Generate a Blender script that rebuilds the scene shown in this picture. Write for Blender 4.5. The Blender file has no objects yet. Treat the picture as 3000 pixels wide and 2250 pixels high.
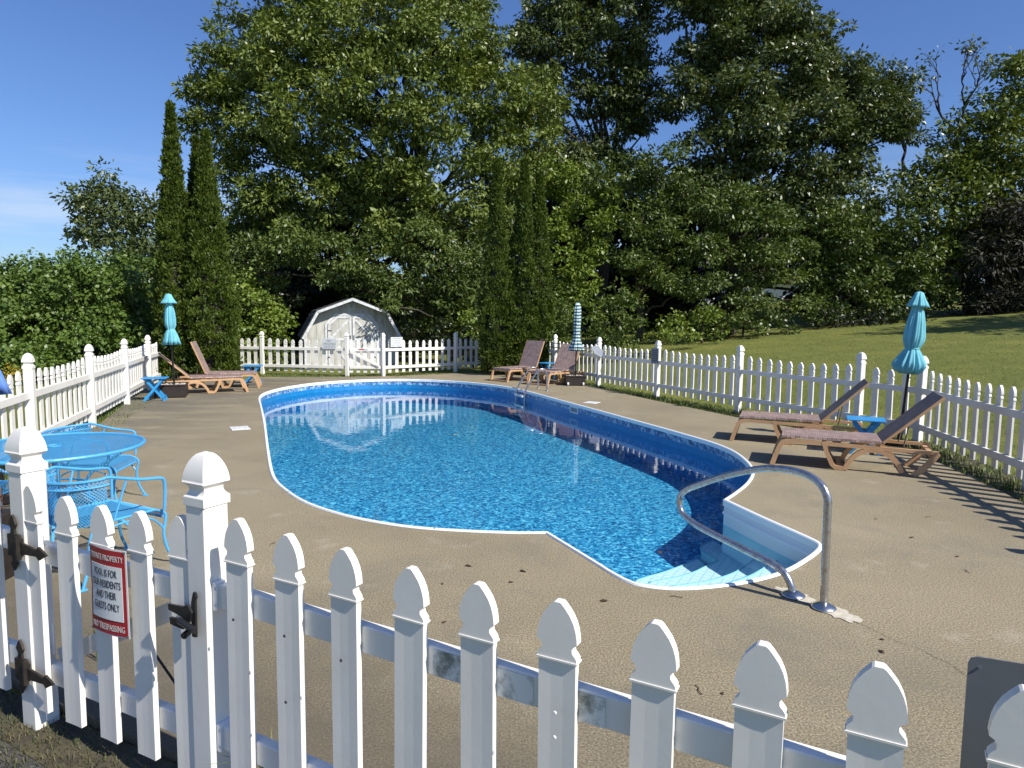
import bpy, bmesh, math, random
import numpy as np
from mathutils import Vector, Matrix
from mathutils.geometry import tessellate_polygon
R = math.radians
rng = np.random.default_rng(7)
random.seed(7)
S = bpy.context.scene
COL = S.collection

# ------------------------------------------------------------ camera, world, sun, exposure
cam = bpy.data.cameras.new('camera')
cam.sensor_width = 36.0
cam.lens = 36.0 * 2026.5 / 3000.0
cam.clip_start = 0.05
cam.clip_end = 2000
camo = bpy.data.objects.new('camera', cam)
COL.objects.link(camo)
camo.location = (0, 0, 1.739)
camo.matrix_world = (Matrix.Translation((0, 0, 1.739)) @ Matrix.Rotation(R(90 - 5.4555), 4, 'X') @ Matrix.Rotation(R(0.618), 4, 'Z'))
S.camera = camo

SUN_AZ, SUN_EL = -37.0, 43.5          # azimuth counted from +X, elevation
sv = Vector((math.cos(R(SUN_AZ)) * math.cos(R(SUN_EL)), math.sin(R(SUN_AZ)) * math.cos(R(SUN_EL)), math.sin(R(SUN_EL))))
w = bpy.data.worlds.new('World')
S.world = w
w.use_nodes = True
nt = w.node_tree
nt.nodes.clear()
wo = nt.nodes.new('ShaderNodeOutputWorld')
bg = nt.nodes.new('ShaderNodeBackground')
sky = nt.nodes.new('ShaderNodeTexSky')
sky.sky_type = 'NISHITA'
sky.sun_disc = False
sky.sun_elevation = R(SUN_EL)
sky.sun_rotation = R(90 - SUN_AZ)
sky.air_density = 1.2
sky.dust_density = 0.3
sky.ozone_density = 2.2
bg.inputs['Strength'].default_value = 0.099
# faint cirrus low in the sky
tc = nt.nodes.new('ShaderNodeTexCoord')
mp = nt.nodes.new('ShaderNodeMapping')
mp.inputs['Rotation'].default_value = (0.12, 0.05, 0.3)
mp.inputs['Scale'].default_value = (1.6, 1.6, 16)
cn = nt.nodes.new('ShaderNodeTexNoise')
cn.inputs['Scale'].default_value = 1.4
cn.inputs['Detail'].default_value = 7
cn.inputs['Roughness'].default_value = 0.55
cr = nt.nodes.new('ShaderNodeValToRGB')
cr.color_ramp.elements[0].position = 0.42
cr.color_ramp.elements[1].position = 0.64
sx = nt.nodes.new('ShaderNodeSeparateXYZ')
el = nt.nodes.new('ShaderNodeMapRange')
el.inputs['From Min'].default_value = 0.22
el.inputs['From Max'].default_value = 0.12
el.inputs['To Max'].default_value = 0.62
mu = nt.nodes.new('ShaderNodeMath'); mu.operation = 'MULTIPLY'
mx = nt.nodes.new('ShaderNodeMix'); mx.data_type = 'RGBA'
mx.inputs[7].default_value = (5.3, 6.2, 7.6, 1)
nt.links.new(tc.outputs['Generated'], mp.inputs['Vector'])
nt.links.new(mp.outputs[0], cn.inputs['Vector'])
nt.links.new(cn.outputs['Fac'], cr.inputs[0])
nt.links.new(tc.outputs['Generated'], sx.inputs[0])
nt.links.new(sx.outputs['Z'], el.inputs['Value'])
nt.links.new(cr.outputs[0], mu.inputs[0]); nt.links.new(el.outputs[0], mu.inputs[1])
nt.links.new(mu.outputs[0], mx.inputs[0])
tn = nt.nodes.new('ShaderNodeMix'); tn.data_type = 'RGBA'; tn.blend_type = 'MULTIPLY'; tn.inputs[0].default_value = 1.0
tn.inputs[7].default_value = (.50, .655, 1.0, 1)      # deep, clean blue of the day
nt.links.new(sky.outputs[0], tn.inputs[6])
nt.links.new(tn.outputs[2], mx.inputs[6])
nt.links.new(mx.outputs[2], bg.inputs['Color'])
nt.links.new(bg.outputs[0], wo.inputs['Surface'])

sun = bpy.data.lights.new('sun', 'SUN')
sun.energy = 5.0
sun.angle = R(0.53)
sun.color = (1.0, 0.955, 0.88)
suno = bpy.data.objects.new('sun', sun)
suno.rotation_euler = (-sv).to_track_quat('-Z', 'Y').to_euler()
suno.location = sv * 50
COL.objects.link(suno)
S.view_settings.view_transform = 'Standard'
S.view_settings.look = 'None'
S.view_settings.exposure = 0.38
S.view_settings.gamma = 1.0
S.view_settings.use_curve_mapping = False
S.render.engine = 'CYCLES'
S.cycles.max_bounces = 8
S.cycles.transparent_max_bounces = 12
S.cycles.transmission_bounces = 4
S.cycles.diffuse_bounces = 3
S.cycles.glossy_bounces = 3

# ------------------------------------------------------------ material helper
def rgba(c): return (c[0], c[1], c[2], 1)
def setin(n, k, v):
    if k in n.inputs: n.inputs[k].default_value = v
class NB:
    def __init__(s, name):
        s.m = bpy.data.materials.new(name); s.m.use_nodes = True
        s.t = s.m.node_tree; s.t.nodes.clear()
        s.out = s.n('ShaderNodeOutputMaterial')
        s.b = s.n('ShaderNodeBsdfPrincipled'); s.l(s.b.outputs[0], s.out.inputs['Surface'])
    def n(s, ty, **k):
        x = s.t.nodes.new(ty)
        for a, v in k.items(): setattr(x, a, v)
        return x
    def l(s, a, b): s.t.links.new(a, b)
    def pos(s, scale=(1, 1, 1), obj=False):
        mpn = s.n('ShaderNodeMapping'); mpn.inputs['Scale'].default_value = scale
        if obj: s.l(s.n('ShaderNodeTexCoord').outputs['Object'], mpn.inputs[0])
        else: s.l(s.n('ShaderNodeNewGeometry').outputs['Position'], mpn.inputs[0])
        return mpn.outputs[0]
    def noise(s, v, scale, detail=4, rough=.55, dist=0):
        x = s.n('ShaderNodeTexNoise'); s.l(v, x.inputs['Vector'])
        x.inputs['Scale'].default_value = scale; x.inputs['Detail'].default_value = detail
        x.inputs['Roughness'].default_value = rough; x.inputs['Distortion'].default_value = dist
        return x.outputs['Fac']
    def ramp(s, f, stops):
        x = s.n('ShaderNodeValToRGB'); e = x.color_ramp.elements
        e[0].position, e[0].color = stops[0][0], rgba(stops[0][1])
        e[1].position, e[1].color = stops[-1][0], rgba(stops[-1][1])
        for p, c in stops[1:-1]:
            y = e.new(p); y.color = rgba(c)
        s.l(f, x.inputs[0]); return x.outputs[0]
    def mix(s, f, a, b, mode='MIX'):
        x = s.n('ShaderNodeMix', data_type='RGBA', blend_type=mode)
        for v, k in ((f, 'Factor'), (a, 'A'), (b, 'B')):
            sock = [i for i in x.inputs if i.name == k and (i.type == 'RGBA' if k != 'Factor' else i.type == 'VALUE')][0]
            if hasattr(v, 'is_linked'): s.l(v, sock)
            elif isinstance(v, (int, float)): sock.default_value = v
            else: sock.default_value = rgba(v)
        return [o for o in x.outputs if o.type == 'RGBA'][0]
    def math(s, op, a, b=0.0, clamp=False):
        x = s.n('ShaderNodeMath', operation=op, use_clamp=clamp)
        for i, v in enumerate((a, b)):
            if hasattr(v, 'is_linked'): s.l(v, x.inputs[i])
            else: x.inputs[i].default_value = v
        return x.outputs[0]
    def bump(s, h, strength=.3, dist=.01):
        x = s.n('ShaderNodeBump'); x.inputs['Strength'].default_value = strength
        x.inputs['Distance'].default_value = dist
        s.l(h, x.inputs['Height']); s.l(x.outputs[0], s.b.inputs['Normal'])
    def base(s, c):
        if hasattr(c, 'is_linked'): s.l(c, s.b.inputs['Base Color'])
        else: s.b.inputs['Base Color'].default_value = rgba(c)
    def p(s, **k):
        for a, v in k.items(): setin(s.b, a.replace('_', ' '), v)
W0, B1 = (1, 1, 1), (0, 0, 0)

def simple(name, c1, c2=None, scale=6, rough=.5, metal=0, bump=0, bscale=60, bdist=.003, stops=(.35, .7)):
    k = NB(name); v = k.pos()
    if c2 is None: c2 = tuple(x * .85 for x in c1)
    k.base(k.ramp(k.noise(v, scale, 5), [(stops[0], c1), (stops[1], c2)]))
    k.p(Roughness=rough, Metallic=metal)
    if bump: k.bump(k.noise(v, bscale, 3), bump, bdist)
    return k.m

M = {}
# white vinyl: slightly grimy, mildew in blotches
k = NB('white_vinyl'); v = k.pos()
a = k.ramp(k.noise(v, 3.5, 6), [(.3, (.83, .80, .73)), (.75, (.73, .70, .63))])
f = k.ramp(k.noise(v, 28, 5, .7), [(.66, B1), (.8, (.30, .30, .30))])
c = k.mix(f, a, (.42, .42, .36))
k.base(c); k.p(Roughness=.38); k.bump(k.noise(v, 40, 3), .12, .002); M['vinyl'] = k.m
k = NB('stained_white_vinyl'); v = k.pos()
f = k.ramp(k.noise(v, 9, 7, .7), [(.46, B1), (.62, (.85, .85, .85))])
k.base(k.mix(f, (.76, .76, .72), (.10, .12, .09))); k.p(Roughness=.5); M['vinyl_stained'] = k.m
M['white_metal'] = simple('white_painted_metal', (.8, .8, .8), (.66, .67, .66), rough=.35)

# concrete pool deck
k = NB('exposed_aggregate_concrete'); v = k.pos()
big = k.noise(v, .55, 6, .6)
a = k.ramp(big, [(.3, (.212, .178, .110)), (.55, (.258, .218, .138)), (.75, (.30, .255, .165))])
sp = k.noise(v, 95, 3, .75)
a = k.mix(.85, a, k.ramp(sp, [(.32, (.22, .20, .18)), (.5, (1.0, .98, .96)), (.66, (1.95, 1.9, 1.82))]), 'MULTIPLY')
vo = k.n('ShaderNodeTexVoronoi'); vo.inputs['Scale'].default_value = 38; k.l(v, vo.inputs['Vector'])
chip = k.ramp(vo.outputs['Distance'], [(.07, (.8, .8, .8)), (.13, B1)])
chip2 = k.mix(1.0, chip, k.ramp(k.noise(v, 17, 2), [(.56, B1), (.62, W0)]), 'MULTIPLY')
a = k.mix(chip2, a, (.62, .58, .50))
# dark grime streaks near the left fence and other blotches
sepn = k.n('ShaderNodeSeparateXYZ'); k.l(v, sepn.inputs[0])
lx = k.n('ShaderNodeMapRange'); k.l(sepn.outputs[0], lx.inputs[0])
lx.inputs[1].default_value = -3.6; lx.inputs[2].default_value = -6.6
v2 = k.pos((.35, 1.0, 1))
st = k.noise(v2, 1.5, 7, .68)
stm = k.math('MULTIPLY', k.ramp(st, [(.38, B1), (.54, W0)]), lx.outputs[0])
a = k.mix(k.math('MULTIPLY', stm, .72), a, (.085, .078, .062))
st2 = k.ramp(k.noise(v, .9, 7, .7, .6), [(.50, B1), (.70, (.55, .55, .55))])
a = k.mix(st2, a, (.15, .135, .105))
lt = k.ramp(k.noise(v, 2.6, 5, .6), [(.60, B1), (.75, (.30, .30, .30))])
a = k.mix(lt, a, (.52, .47, .37))
# dimming painted into the deck colour along the inside of the foreground fence
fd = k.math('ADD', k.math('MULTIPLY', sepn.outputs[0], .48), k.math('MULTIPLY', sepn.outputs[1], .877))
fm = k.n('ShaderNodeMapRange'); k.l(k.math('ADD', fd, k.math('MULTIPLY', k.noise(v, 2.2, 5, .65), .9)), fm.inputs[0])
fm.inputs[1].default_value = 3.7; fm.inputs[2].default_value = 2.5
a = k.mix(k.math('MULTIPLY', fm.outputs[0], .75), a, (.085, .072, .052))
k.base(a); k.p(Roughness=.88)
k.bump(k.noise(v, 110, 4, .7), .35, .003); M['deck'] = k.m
M['mortar'] = simple('pale_patch_mortar', (.58, .53, .42), (.42, .37, .28), 18, .9, bump=.5, bscale=80)
M['crack'] = simple('dark_crack', (.07, .058, .042), (.17, .14, .10), 20, .95)

# lawn / ground
def grassmat(name, dark, mid, dry, sc=1.0):
    k = NB(name); v = k.pos()
    a = k.ramp(k.noise(v, .45 * sc, 6, .6), [(.3, mid), (.52, dark), (.68, mid), (.8, dry)])
    b = k.noise(k.pos((1, .55, 1)), 26, 5, .75)
    a = k.mix(1.0, a, k.ramp(b, [(.3, (.45, .45, .45)), (.52, W0), (.7, (1.6, 1.6, 1.5))]), 'MULTIPLY')
    k.base(a); k.p(Roughness=.9); k.bump(k.noise(v, 45, 5, .8), .9, .03)
    return k.m
M['lawn'] = grassmat('mown_lawn', (.125, .145, .018), (.19, .195, .030), (.27, .23, .06))
M['dirt'] = simple('mossy_dirt', (.05, .042, .025), (.10, .085, .045), 9, .95, bump=.8, bscale=50, bdist=.01)
k = NB('weathered_asphalt'); v = k.pos()
a = k.ramp(k.noise(v, 3, 6, .7), [(.35, (.05, .048, .042)), (.6, (.10, .095, .08)), (.75, (.06, .065, .03))])
vo = k.n('ShaderNodeTexVoronoi'); vo.inputs['Scale'].default_value = 60; k.l(v, vo.inputs['Vector'])
ch = k.ramp(vo.outputs['Distance'], [(.12, (.55, .55, .5)), (.28, B1)])
ch = k.mix(1.0, ch, k.ramp(k.noise(v, 30, 2), [(.5, B1), (.6, W0)]), 'MULTIPLY')
k.base(k.mix(ch, a, (.42, .39, .33))); k.p(Roughness=.95); k.bump(k.noise(v, 70, 4, .8), .9, .01); M['asphalt'] = k.m
k = NB('grass_blade'); v = k.pos()
k.base(k.ramp(k.noise(v, 2.2, 4), [(.3, (.06, .095, .014)), (.55, (.12, .155, .026)), (.75, (.24, .21, .07))])); k.p(Roughness=.55); M['blade'] = k.m

M['scrub'] = simple('dry_scrub_blades', (.05, .07, .015), (.13, .10, .045), 8, .7)
k = NB('lawn_blade'); v = k.pos()
k.base(k.ramp(k.noise(v, .8, 5), [(.3, (.14, .165, .020)), (.55, (.20, .21, .032)), (.75, (.28, .24, .065))])); k.p(Roughness=.6); M['lawnblade'] = k.m
# foliage
def leafmat(name, cols, rough=.44, trans=.12, sc=.8):
    k = NB(name)
    at = k.n('ShaderNodeAttribute'); at.attribute_name = 'tint'
    s0 = k.n('ShaderNodeSeparateColor'); k.l(at.outputs['Color'], s0.inputs[0])
    f = k.math('ADD', k.math('MULTIPLY', s0.outputs[0], .65), k.math('MULTIPLY', k.noise(k.pos(), sc, 3), .35))
    a = k.ramp(f, [(.15, cols[0]), (.5, cols[1]), (.85, cols[2])])
    k.base(a); k.p(Roughness=rough); setin(k.b, 'Specular IOR Level', .42)
    tr = k.n('ShaderNodeBsdfTranslucent')
    k.l(k.mix(1.0, a, (1.6, 1.5, .5), 'MULTIPLY'), tr.inputs['Color'])
    ms = k.n('ShaderNodeMixShader'); ms.inputs[0].default_value = trans
    k.l(k.b.outputs[0], ms.inputs[1]); k.l(tr.outputs[0], ms.inputs[2]); k.l(ms.outputs[0], k.out.inputs['Surface'])
    return k.m
M['leaf_maple'] = leafmat('maple_leaves', [(.075, .105, .014), (.125, .165, .026), (.20, .235, .055)])
M['leaf_oak'] = leafmat('dark_glossy_leaves', [(.046, .068, .018), (.084, .112, .032), (.150, .178, .062)], .36)
M['leaf_green'] = leafmat('mixed_shrub_leaves', [(.046, .074, .012), (.080, .118, .02), (.140, .175, .036)])
M['leaf_lime'] = leafmat('pale_green_leaves', [(.080, .125, .012), (.130, .185, .02), (.21, .255, .04)])
M['leaf_vine'] = leafmat('vine_leaves', [(.055, .100, .016), (.088, .145, .022), (.135, .195, .036)])
M['leaf_arb'] = leafmat('cedar_sprays', [(.032, .054, .003), (.060, .092, .005), (.108, .142, .010)], .6, .15, 1.5)
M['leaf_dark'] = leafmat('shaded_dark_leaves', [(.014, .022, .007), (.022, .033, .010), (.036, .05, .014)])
M['leaf_brown'] = leafmat('brown_twiggy_foliage', [(.018, .024, .010), (.034, .034, .018), (.065, .055, .036)], .7, .1)
M['flower'] = leafmat('yellow_flowers', [(.42, .28, .02), (.55, .38, .03), (.6, .45, .06)], .6, .2)
M['bark'] = simple('tree_bark', (.075, .06, .045), (.035, .028, .022), 6, .9, bump=.8, bscale=18, bdist=.03)
M['deadwood'] = simple('bare_grey_wood', (.16, .13, .10), (.09, .075, .06), 6, .9)
M['debris'] = simple('dry_leaf_litter', (.10, .055, .03), (.05, .03, .018), 30, .8)
M['paleleaf'] = simple('pale_fallen_leaf', (.55, .48, .22), (.4, .34, .14), 30, .7)

# pool
k = NB('coping_white'); v = k.pos()
f = k.ramp(k.noise(v, 30, 5, .7), [(.64, B1), (.72, W0)])
k.base(k.mix(f, (.82, .83, .82), (.45, .43, .38))); k.p(Roughness=.45); M['coping'] = k.m
def mottle(k, v, s, cols):
    n1 = k.noise(v, s, 3, .6, 1.2)
    return k.ramp(n1, cols)
k = NB('pool_liner_floor'); v = k.pos()
v_s = k.pos((.75, 1.0, 1))
a = mottle(k, v_s, 24, [(.35, (.003, .065, .16)), (.44, (.010, .17, .37)), (.53, (.028, .32, .56)), (.63, (.24, .74, .92))])
b = k.noise(v, 5.5, 4, .6, .8)
a = k.mix(1.0, a, k.ramp(b, [(.3, (.72, .80, .86)), (.55, W0), (.72, (1.2, 1.14, 1.08))]), 'MULTIPLY')
lf = k.n('ShaderNodeMapRange'); sepz = k.n('ShaderNodeSeparateXYZ'); k.l(v, sepz.inputs[0]); k.l(sepz.outputs[1], lf.inputs[0])
k.base(a); k.p(Roughness=.6); M['liner'] = k.m
k = NB('pool_liner_wall'); v = k.pos()
sep = k.n('ShaderNodeSeparateXYZ'); k.l(v, sep.inputs[0])
z = sep.outputs[2]
mos = k.n('ShaderNodeTexVoronoi'); mos.inputs['Scale'].default_value = 20; k.l(v, mos.inputs['Vector'])
mosc = k.ramp(mos.outputs['Color'], [(.0, (.02, .06, .14)), (.35, (.05, .14, .30)), (.6, (.14, .28, .46)), (1., (.55, .66, .74))])
mosl = k.noise(v, 14, 4, .7)
mosc = k.mix(k.ramp(mosl, [(.5, B1), (.62, (.7, .7, .7))]), mosc, (.02, .12, .30))
up = k.math('GREATER_THAN', z, -.145)
mid = k.math('GREATER_THAN', z, -.30)
plain = k.ramp(k.noise(v, 9, 4), [(.3, (.004, .15, .37)), (.7, (.008, .20, .45))])
low = mottle(k, v, 17, [(.33, (.006, .10, .30)), (.5, (.010, .18, .46)), (.66, (.03, .33, .66))])
a = k.mix(mid, low, plain); a = k.mix(up, a, mosc)
k.base(a); k.p(Roughness=.4); M['linerwall'] = k.m
k = NB('moulded_step_plastic'); v = k.pos()
gm = k.n('ShaderNodeMapping'); gm.inputs['Rotation'].default_value = (0, 0, .5); k.l(v, gm.inputs[0])
br = k.n('ShaderNodeTexBrick'); br.offset = 0; k.l(gm.outputs[0], br.inputs['Vector'])
br.inputs['Scale'].default_value = 1; br.inputs['Brick Width'].default_value = .075; br.inputs['Row Height'].default_value = .075
br.inputs['Mortar Size'].default_value = .006
gc = k.mix(br.outputs['Fac'], (.80, .90, .89), (.54, .74, .76))
spk = k.ramp(k.noise(v, 60, 4, .8), [(.68, B1), (.74, (.8, .8, .8))])
k.base(k.mix(spk, gc, (.20, .26, .22))); k.p(Roughness=.45); M['step_top'] = k.m
k = NB('smooth_step_shell'); v = k.pos()
sep = k.n('ShaderNodeSeparateXYZ'); k.l(v, sep.inputs[0])
wl = k.math('GREATER_THAN', sep.outputs[2], -.235)
k.base(k.mix(wl, k.ramp(k.noise(v, 5, 3), [(.3, (.40, .68, .74)), (.7, (.48, .76, .80))]), (.80, .83, .83)))
k.p(Roughness=.35); M['step_shell'] = k.m
M['step_shade'] = simple('painted_riser_shade', (.30, .55, .60), (.36, .62, .66), 6, .4)  # darker aqua that paints the shade lines at the risers
# water: clear tinted surface with fresnel reflection
k = NB('pool_water'); v = k.pos()
k.t.nodes.remove(k.b)
bn = k.n('ShaderNodeBump'); bn.inputs['Strength'].default_value = .065; bn.inputs['Distance'].default_value = .03
k.l(k.math('ADD', k.noise(k.pos((.55, 1.0, 1)), 2.6, 3, .5, .5), k.math('MULTIPLY', k.noise(v, 14, 2), .12)), bn.inputs['Height'])
tr = k.n('ShaderNodeBsdfTransparent'); tr.inputs[0].default_value = (.84, .96, .99, 1)
gl = k.n('ShaderNodeBsdfGlossy'); gl.inputs['Roughness'].default_value = .015
k.l(bn.outputs[0], gl.inputs['Normal'])
# Schlick reflectance, the same from both sides of the surface
geo = k.n('ShaderNodeNewGeometry'); dt = k.n('ShaderNodeVectorMath', operation='DOT_PRODUCT')
k.l(bn.outputs[0], dt.inputs[0]); k.l(geo.outputs['Incoming'], dt.inputs[1])
om = k.math('SUBTRACT', 1.0, k.math('ABSOLUTE', dt.outputs['Value']), True)
fac = k.math('ADD', .021, k.math('MULTIPLY', k.math('POWER', om, 5.0), .979), True)
ms = k.n('ShaderNodeMixShader'); k.l(fac, ms.inputs[0]); k.l(tr.outputs[0], ms.inputs[1]); k.l(gl.outputs[0], ms.inputs[2])
k.l(ms.outputs[0], k.out.inputs['Surface']); M['water'] = k.m

# furniture and metal
k = NB('weathered_stainless_tube'); v = k.pos()
f = k.ramp(k.noise(v, 22, 6, .75), [(.48, B1), (.66, (.75, .75, .75))])
k.base(k.mix(f, (.46, .47, .49), (.30, .24, .18))); k.p(Metallic=.88)
rr = k.ramp(k.noise(v, 30, 4), [(.3, (.16, .16, .16)), (.7, (.38, .38, .38))]); k.l(rr, k.b.inputs['Roughness']); M['steel'] = k.m
M['chrome'] = simple('flange_steel', (.6, .62, .62), (.42, .44, .45), 20, .3, 1.0)
M['black_iron'] = simple('rusty_black_iron', (.022, .02, .018), (.055, .042, .032), 40, .6, .4, .3, 60)
M['black_latch'] = simple('black_latch_plastic', (.014, .014, .015), (.02, .02, .02), 20, .35)
def woven(name, c1, c2, sc=(90, 26, 90)):
    k = NB(name); v = k.pos((1, 1, 1), True)
    wv = k.n('ShaderNodeTexBrick'); k.l(v, wv.inputs['Vector'])
    wv.inputs['Scale'].default_value = 1; wv.inputs['Brick Width'].default_value = .05; wv.inputs['Row Height'].default_value = .026
    wv.inputs['Mortar Size'].default_value = .003
    wv.inputs['Color1'].default_value = rgba(c1); wv.inputs['Color2'].default_value = rgba(c2)
    wv.inputs['Mortar'].default_value = rgba(tuple(x * .35 for x in c2))
    n = k.ramp(k.noise(v, 7, 4), [(.3, (.8, .8, .8)), (.7, (1.15, 1.15, 1.15))])
    k.base(k.mix(1.0, wv.outputs['Color'], n, 'MULTIPLY')); k.p(Roughness=.5)
    k.bump(wv.outputs['Fac'], -.5, .004); return k.m
M['wicker'] = woven('woven_wicker_sling', (.50, .36, .32), (.30, .205, .175))
M['resin'] = simple('teak_coloured_resin', (.56, .34, .175), (.46, .27, .135), 4, .48, bump=.15)
M['blue_paint'] = simple('sky_blue_paint', (.07, .34, .62), (.085, .38, .68), 9, .42)
M['blue_resin'] = simple('bright_blue_resin', (.03, .26, .56), (.035, .30, .62), 5, .42)
M['teal'] = simple('faded_teal_canvas', (.13, .40, .47), (.18, .50, .57), 5, .85, bump=.3, bscale=300)
M['cornflower'] = simple('cornflower_blue_canvas', (.10, .20, .50), (.14, .27, .6), 5, .85)
k = NB('striped_canvas'); v = k.pos((1, 1, 1), True)
sep = k.n('ShaderNodeSeparateXYZ'); k.l(v, sep.inputs[0])
wz = k.math('FRACT', k.math('MULTIPLY', k.math('ADD', sep.outputs[2], k.math('MULTIPLY', k.noise(v, 8, 2), .06)), 12.0))
k.base(k.ramp(wz, [(.0, (.60, .66, .64)), (.44, (.62, .68, .66)), (.46, (.03, .17, .20)), (.7, (.10, .33, .37)), (.72, (.02, .05, .07)), (.95, (.03, .06, .08))])); k.p(Roughness=.85); M['striped'] = k.m
M['pole'] = simple('bronze_brown_pole', (.018, .015, .013), (.03, .025, .022), 9, .4, .5)
M['planter'] = simple('dark_brown_plastic', (.020, .014, .011), (.030, .022, .018), 12, .55)
M['stone'] = simple('pale_river_stones', (.50, .44, .36), (.30, .26, .21), 14, .8, bump=.4)
M['grey_sheet'] = simple('dull_grey_sheet_metal', (.17, .185, .20), (.13, .145, .16), 3, .4, .35)
M['red'] = simple('red_plastic', (.50, .02, .03), (.35, .015, .02), 20, .5)
M['sign_red'] = simple('faded_red_print', (.36, .02, .028), (.27, .014, .02), 8, .35)
M['sign_white'] = simple('white_sign_face', (.66, .68, .67), (.56, .58, .57), 8, .35)
M['ink'] = simple('black_ink', (.015, .015, .018), (.02, .02, .02), 8, .5)
M['ink_grey'] = simple('faded_grey_ink', (.18, .19, .21), (.28, .28, .28), 30, .6)
M['ink_white'] = simple('white_ink', (.62, .62, .60), (.5, .5, .48), 30, .6)
M['shedwood'] = None
k = NB('weathered_grey_siding'); v = k.pos((1, 1, .22))
a = k.ramp(k.noise(v, 5, 7, .7), [(.3, (.60, .59, .53)), (.5, (.47, .46, .41)), (.72, (.24, .23, .20))])
k.base(a); k.p(Roughness=.85); k.bump(k.noise(v, 40, 4), .4, .004); M['shedwood'] = k.m
M['trim'] = simple('peeling_white_trim', (.74, .74, .72), (.45, .46, .46), 12, .6)
M['shingle'] = simple('dark_grey_shingles', (.085, .08, .072), (.045, .042, .038), 10, .9, bump=.5)
M['dark_metal'] = simple('dark_grey_metal', (.09, .09, .10), (.05, .05, .06), 10, .4, .6)
M['far_wall'] = simple('far_house_white_siding', (.72, .73, .74), (.6, .61, .62), 2, .7)
M['far_roof'] = simple('far_house_brown_roof', (.12, .09, .08), (.09, .07, .06), 2, .9)
M['glass'] = simple('dark_window_glass', (.03, .04, .05), (.02, .03, .04), 2, .1)

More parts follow.
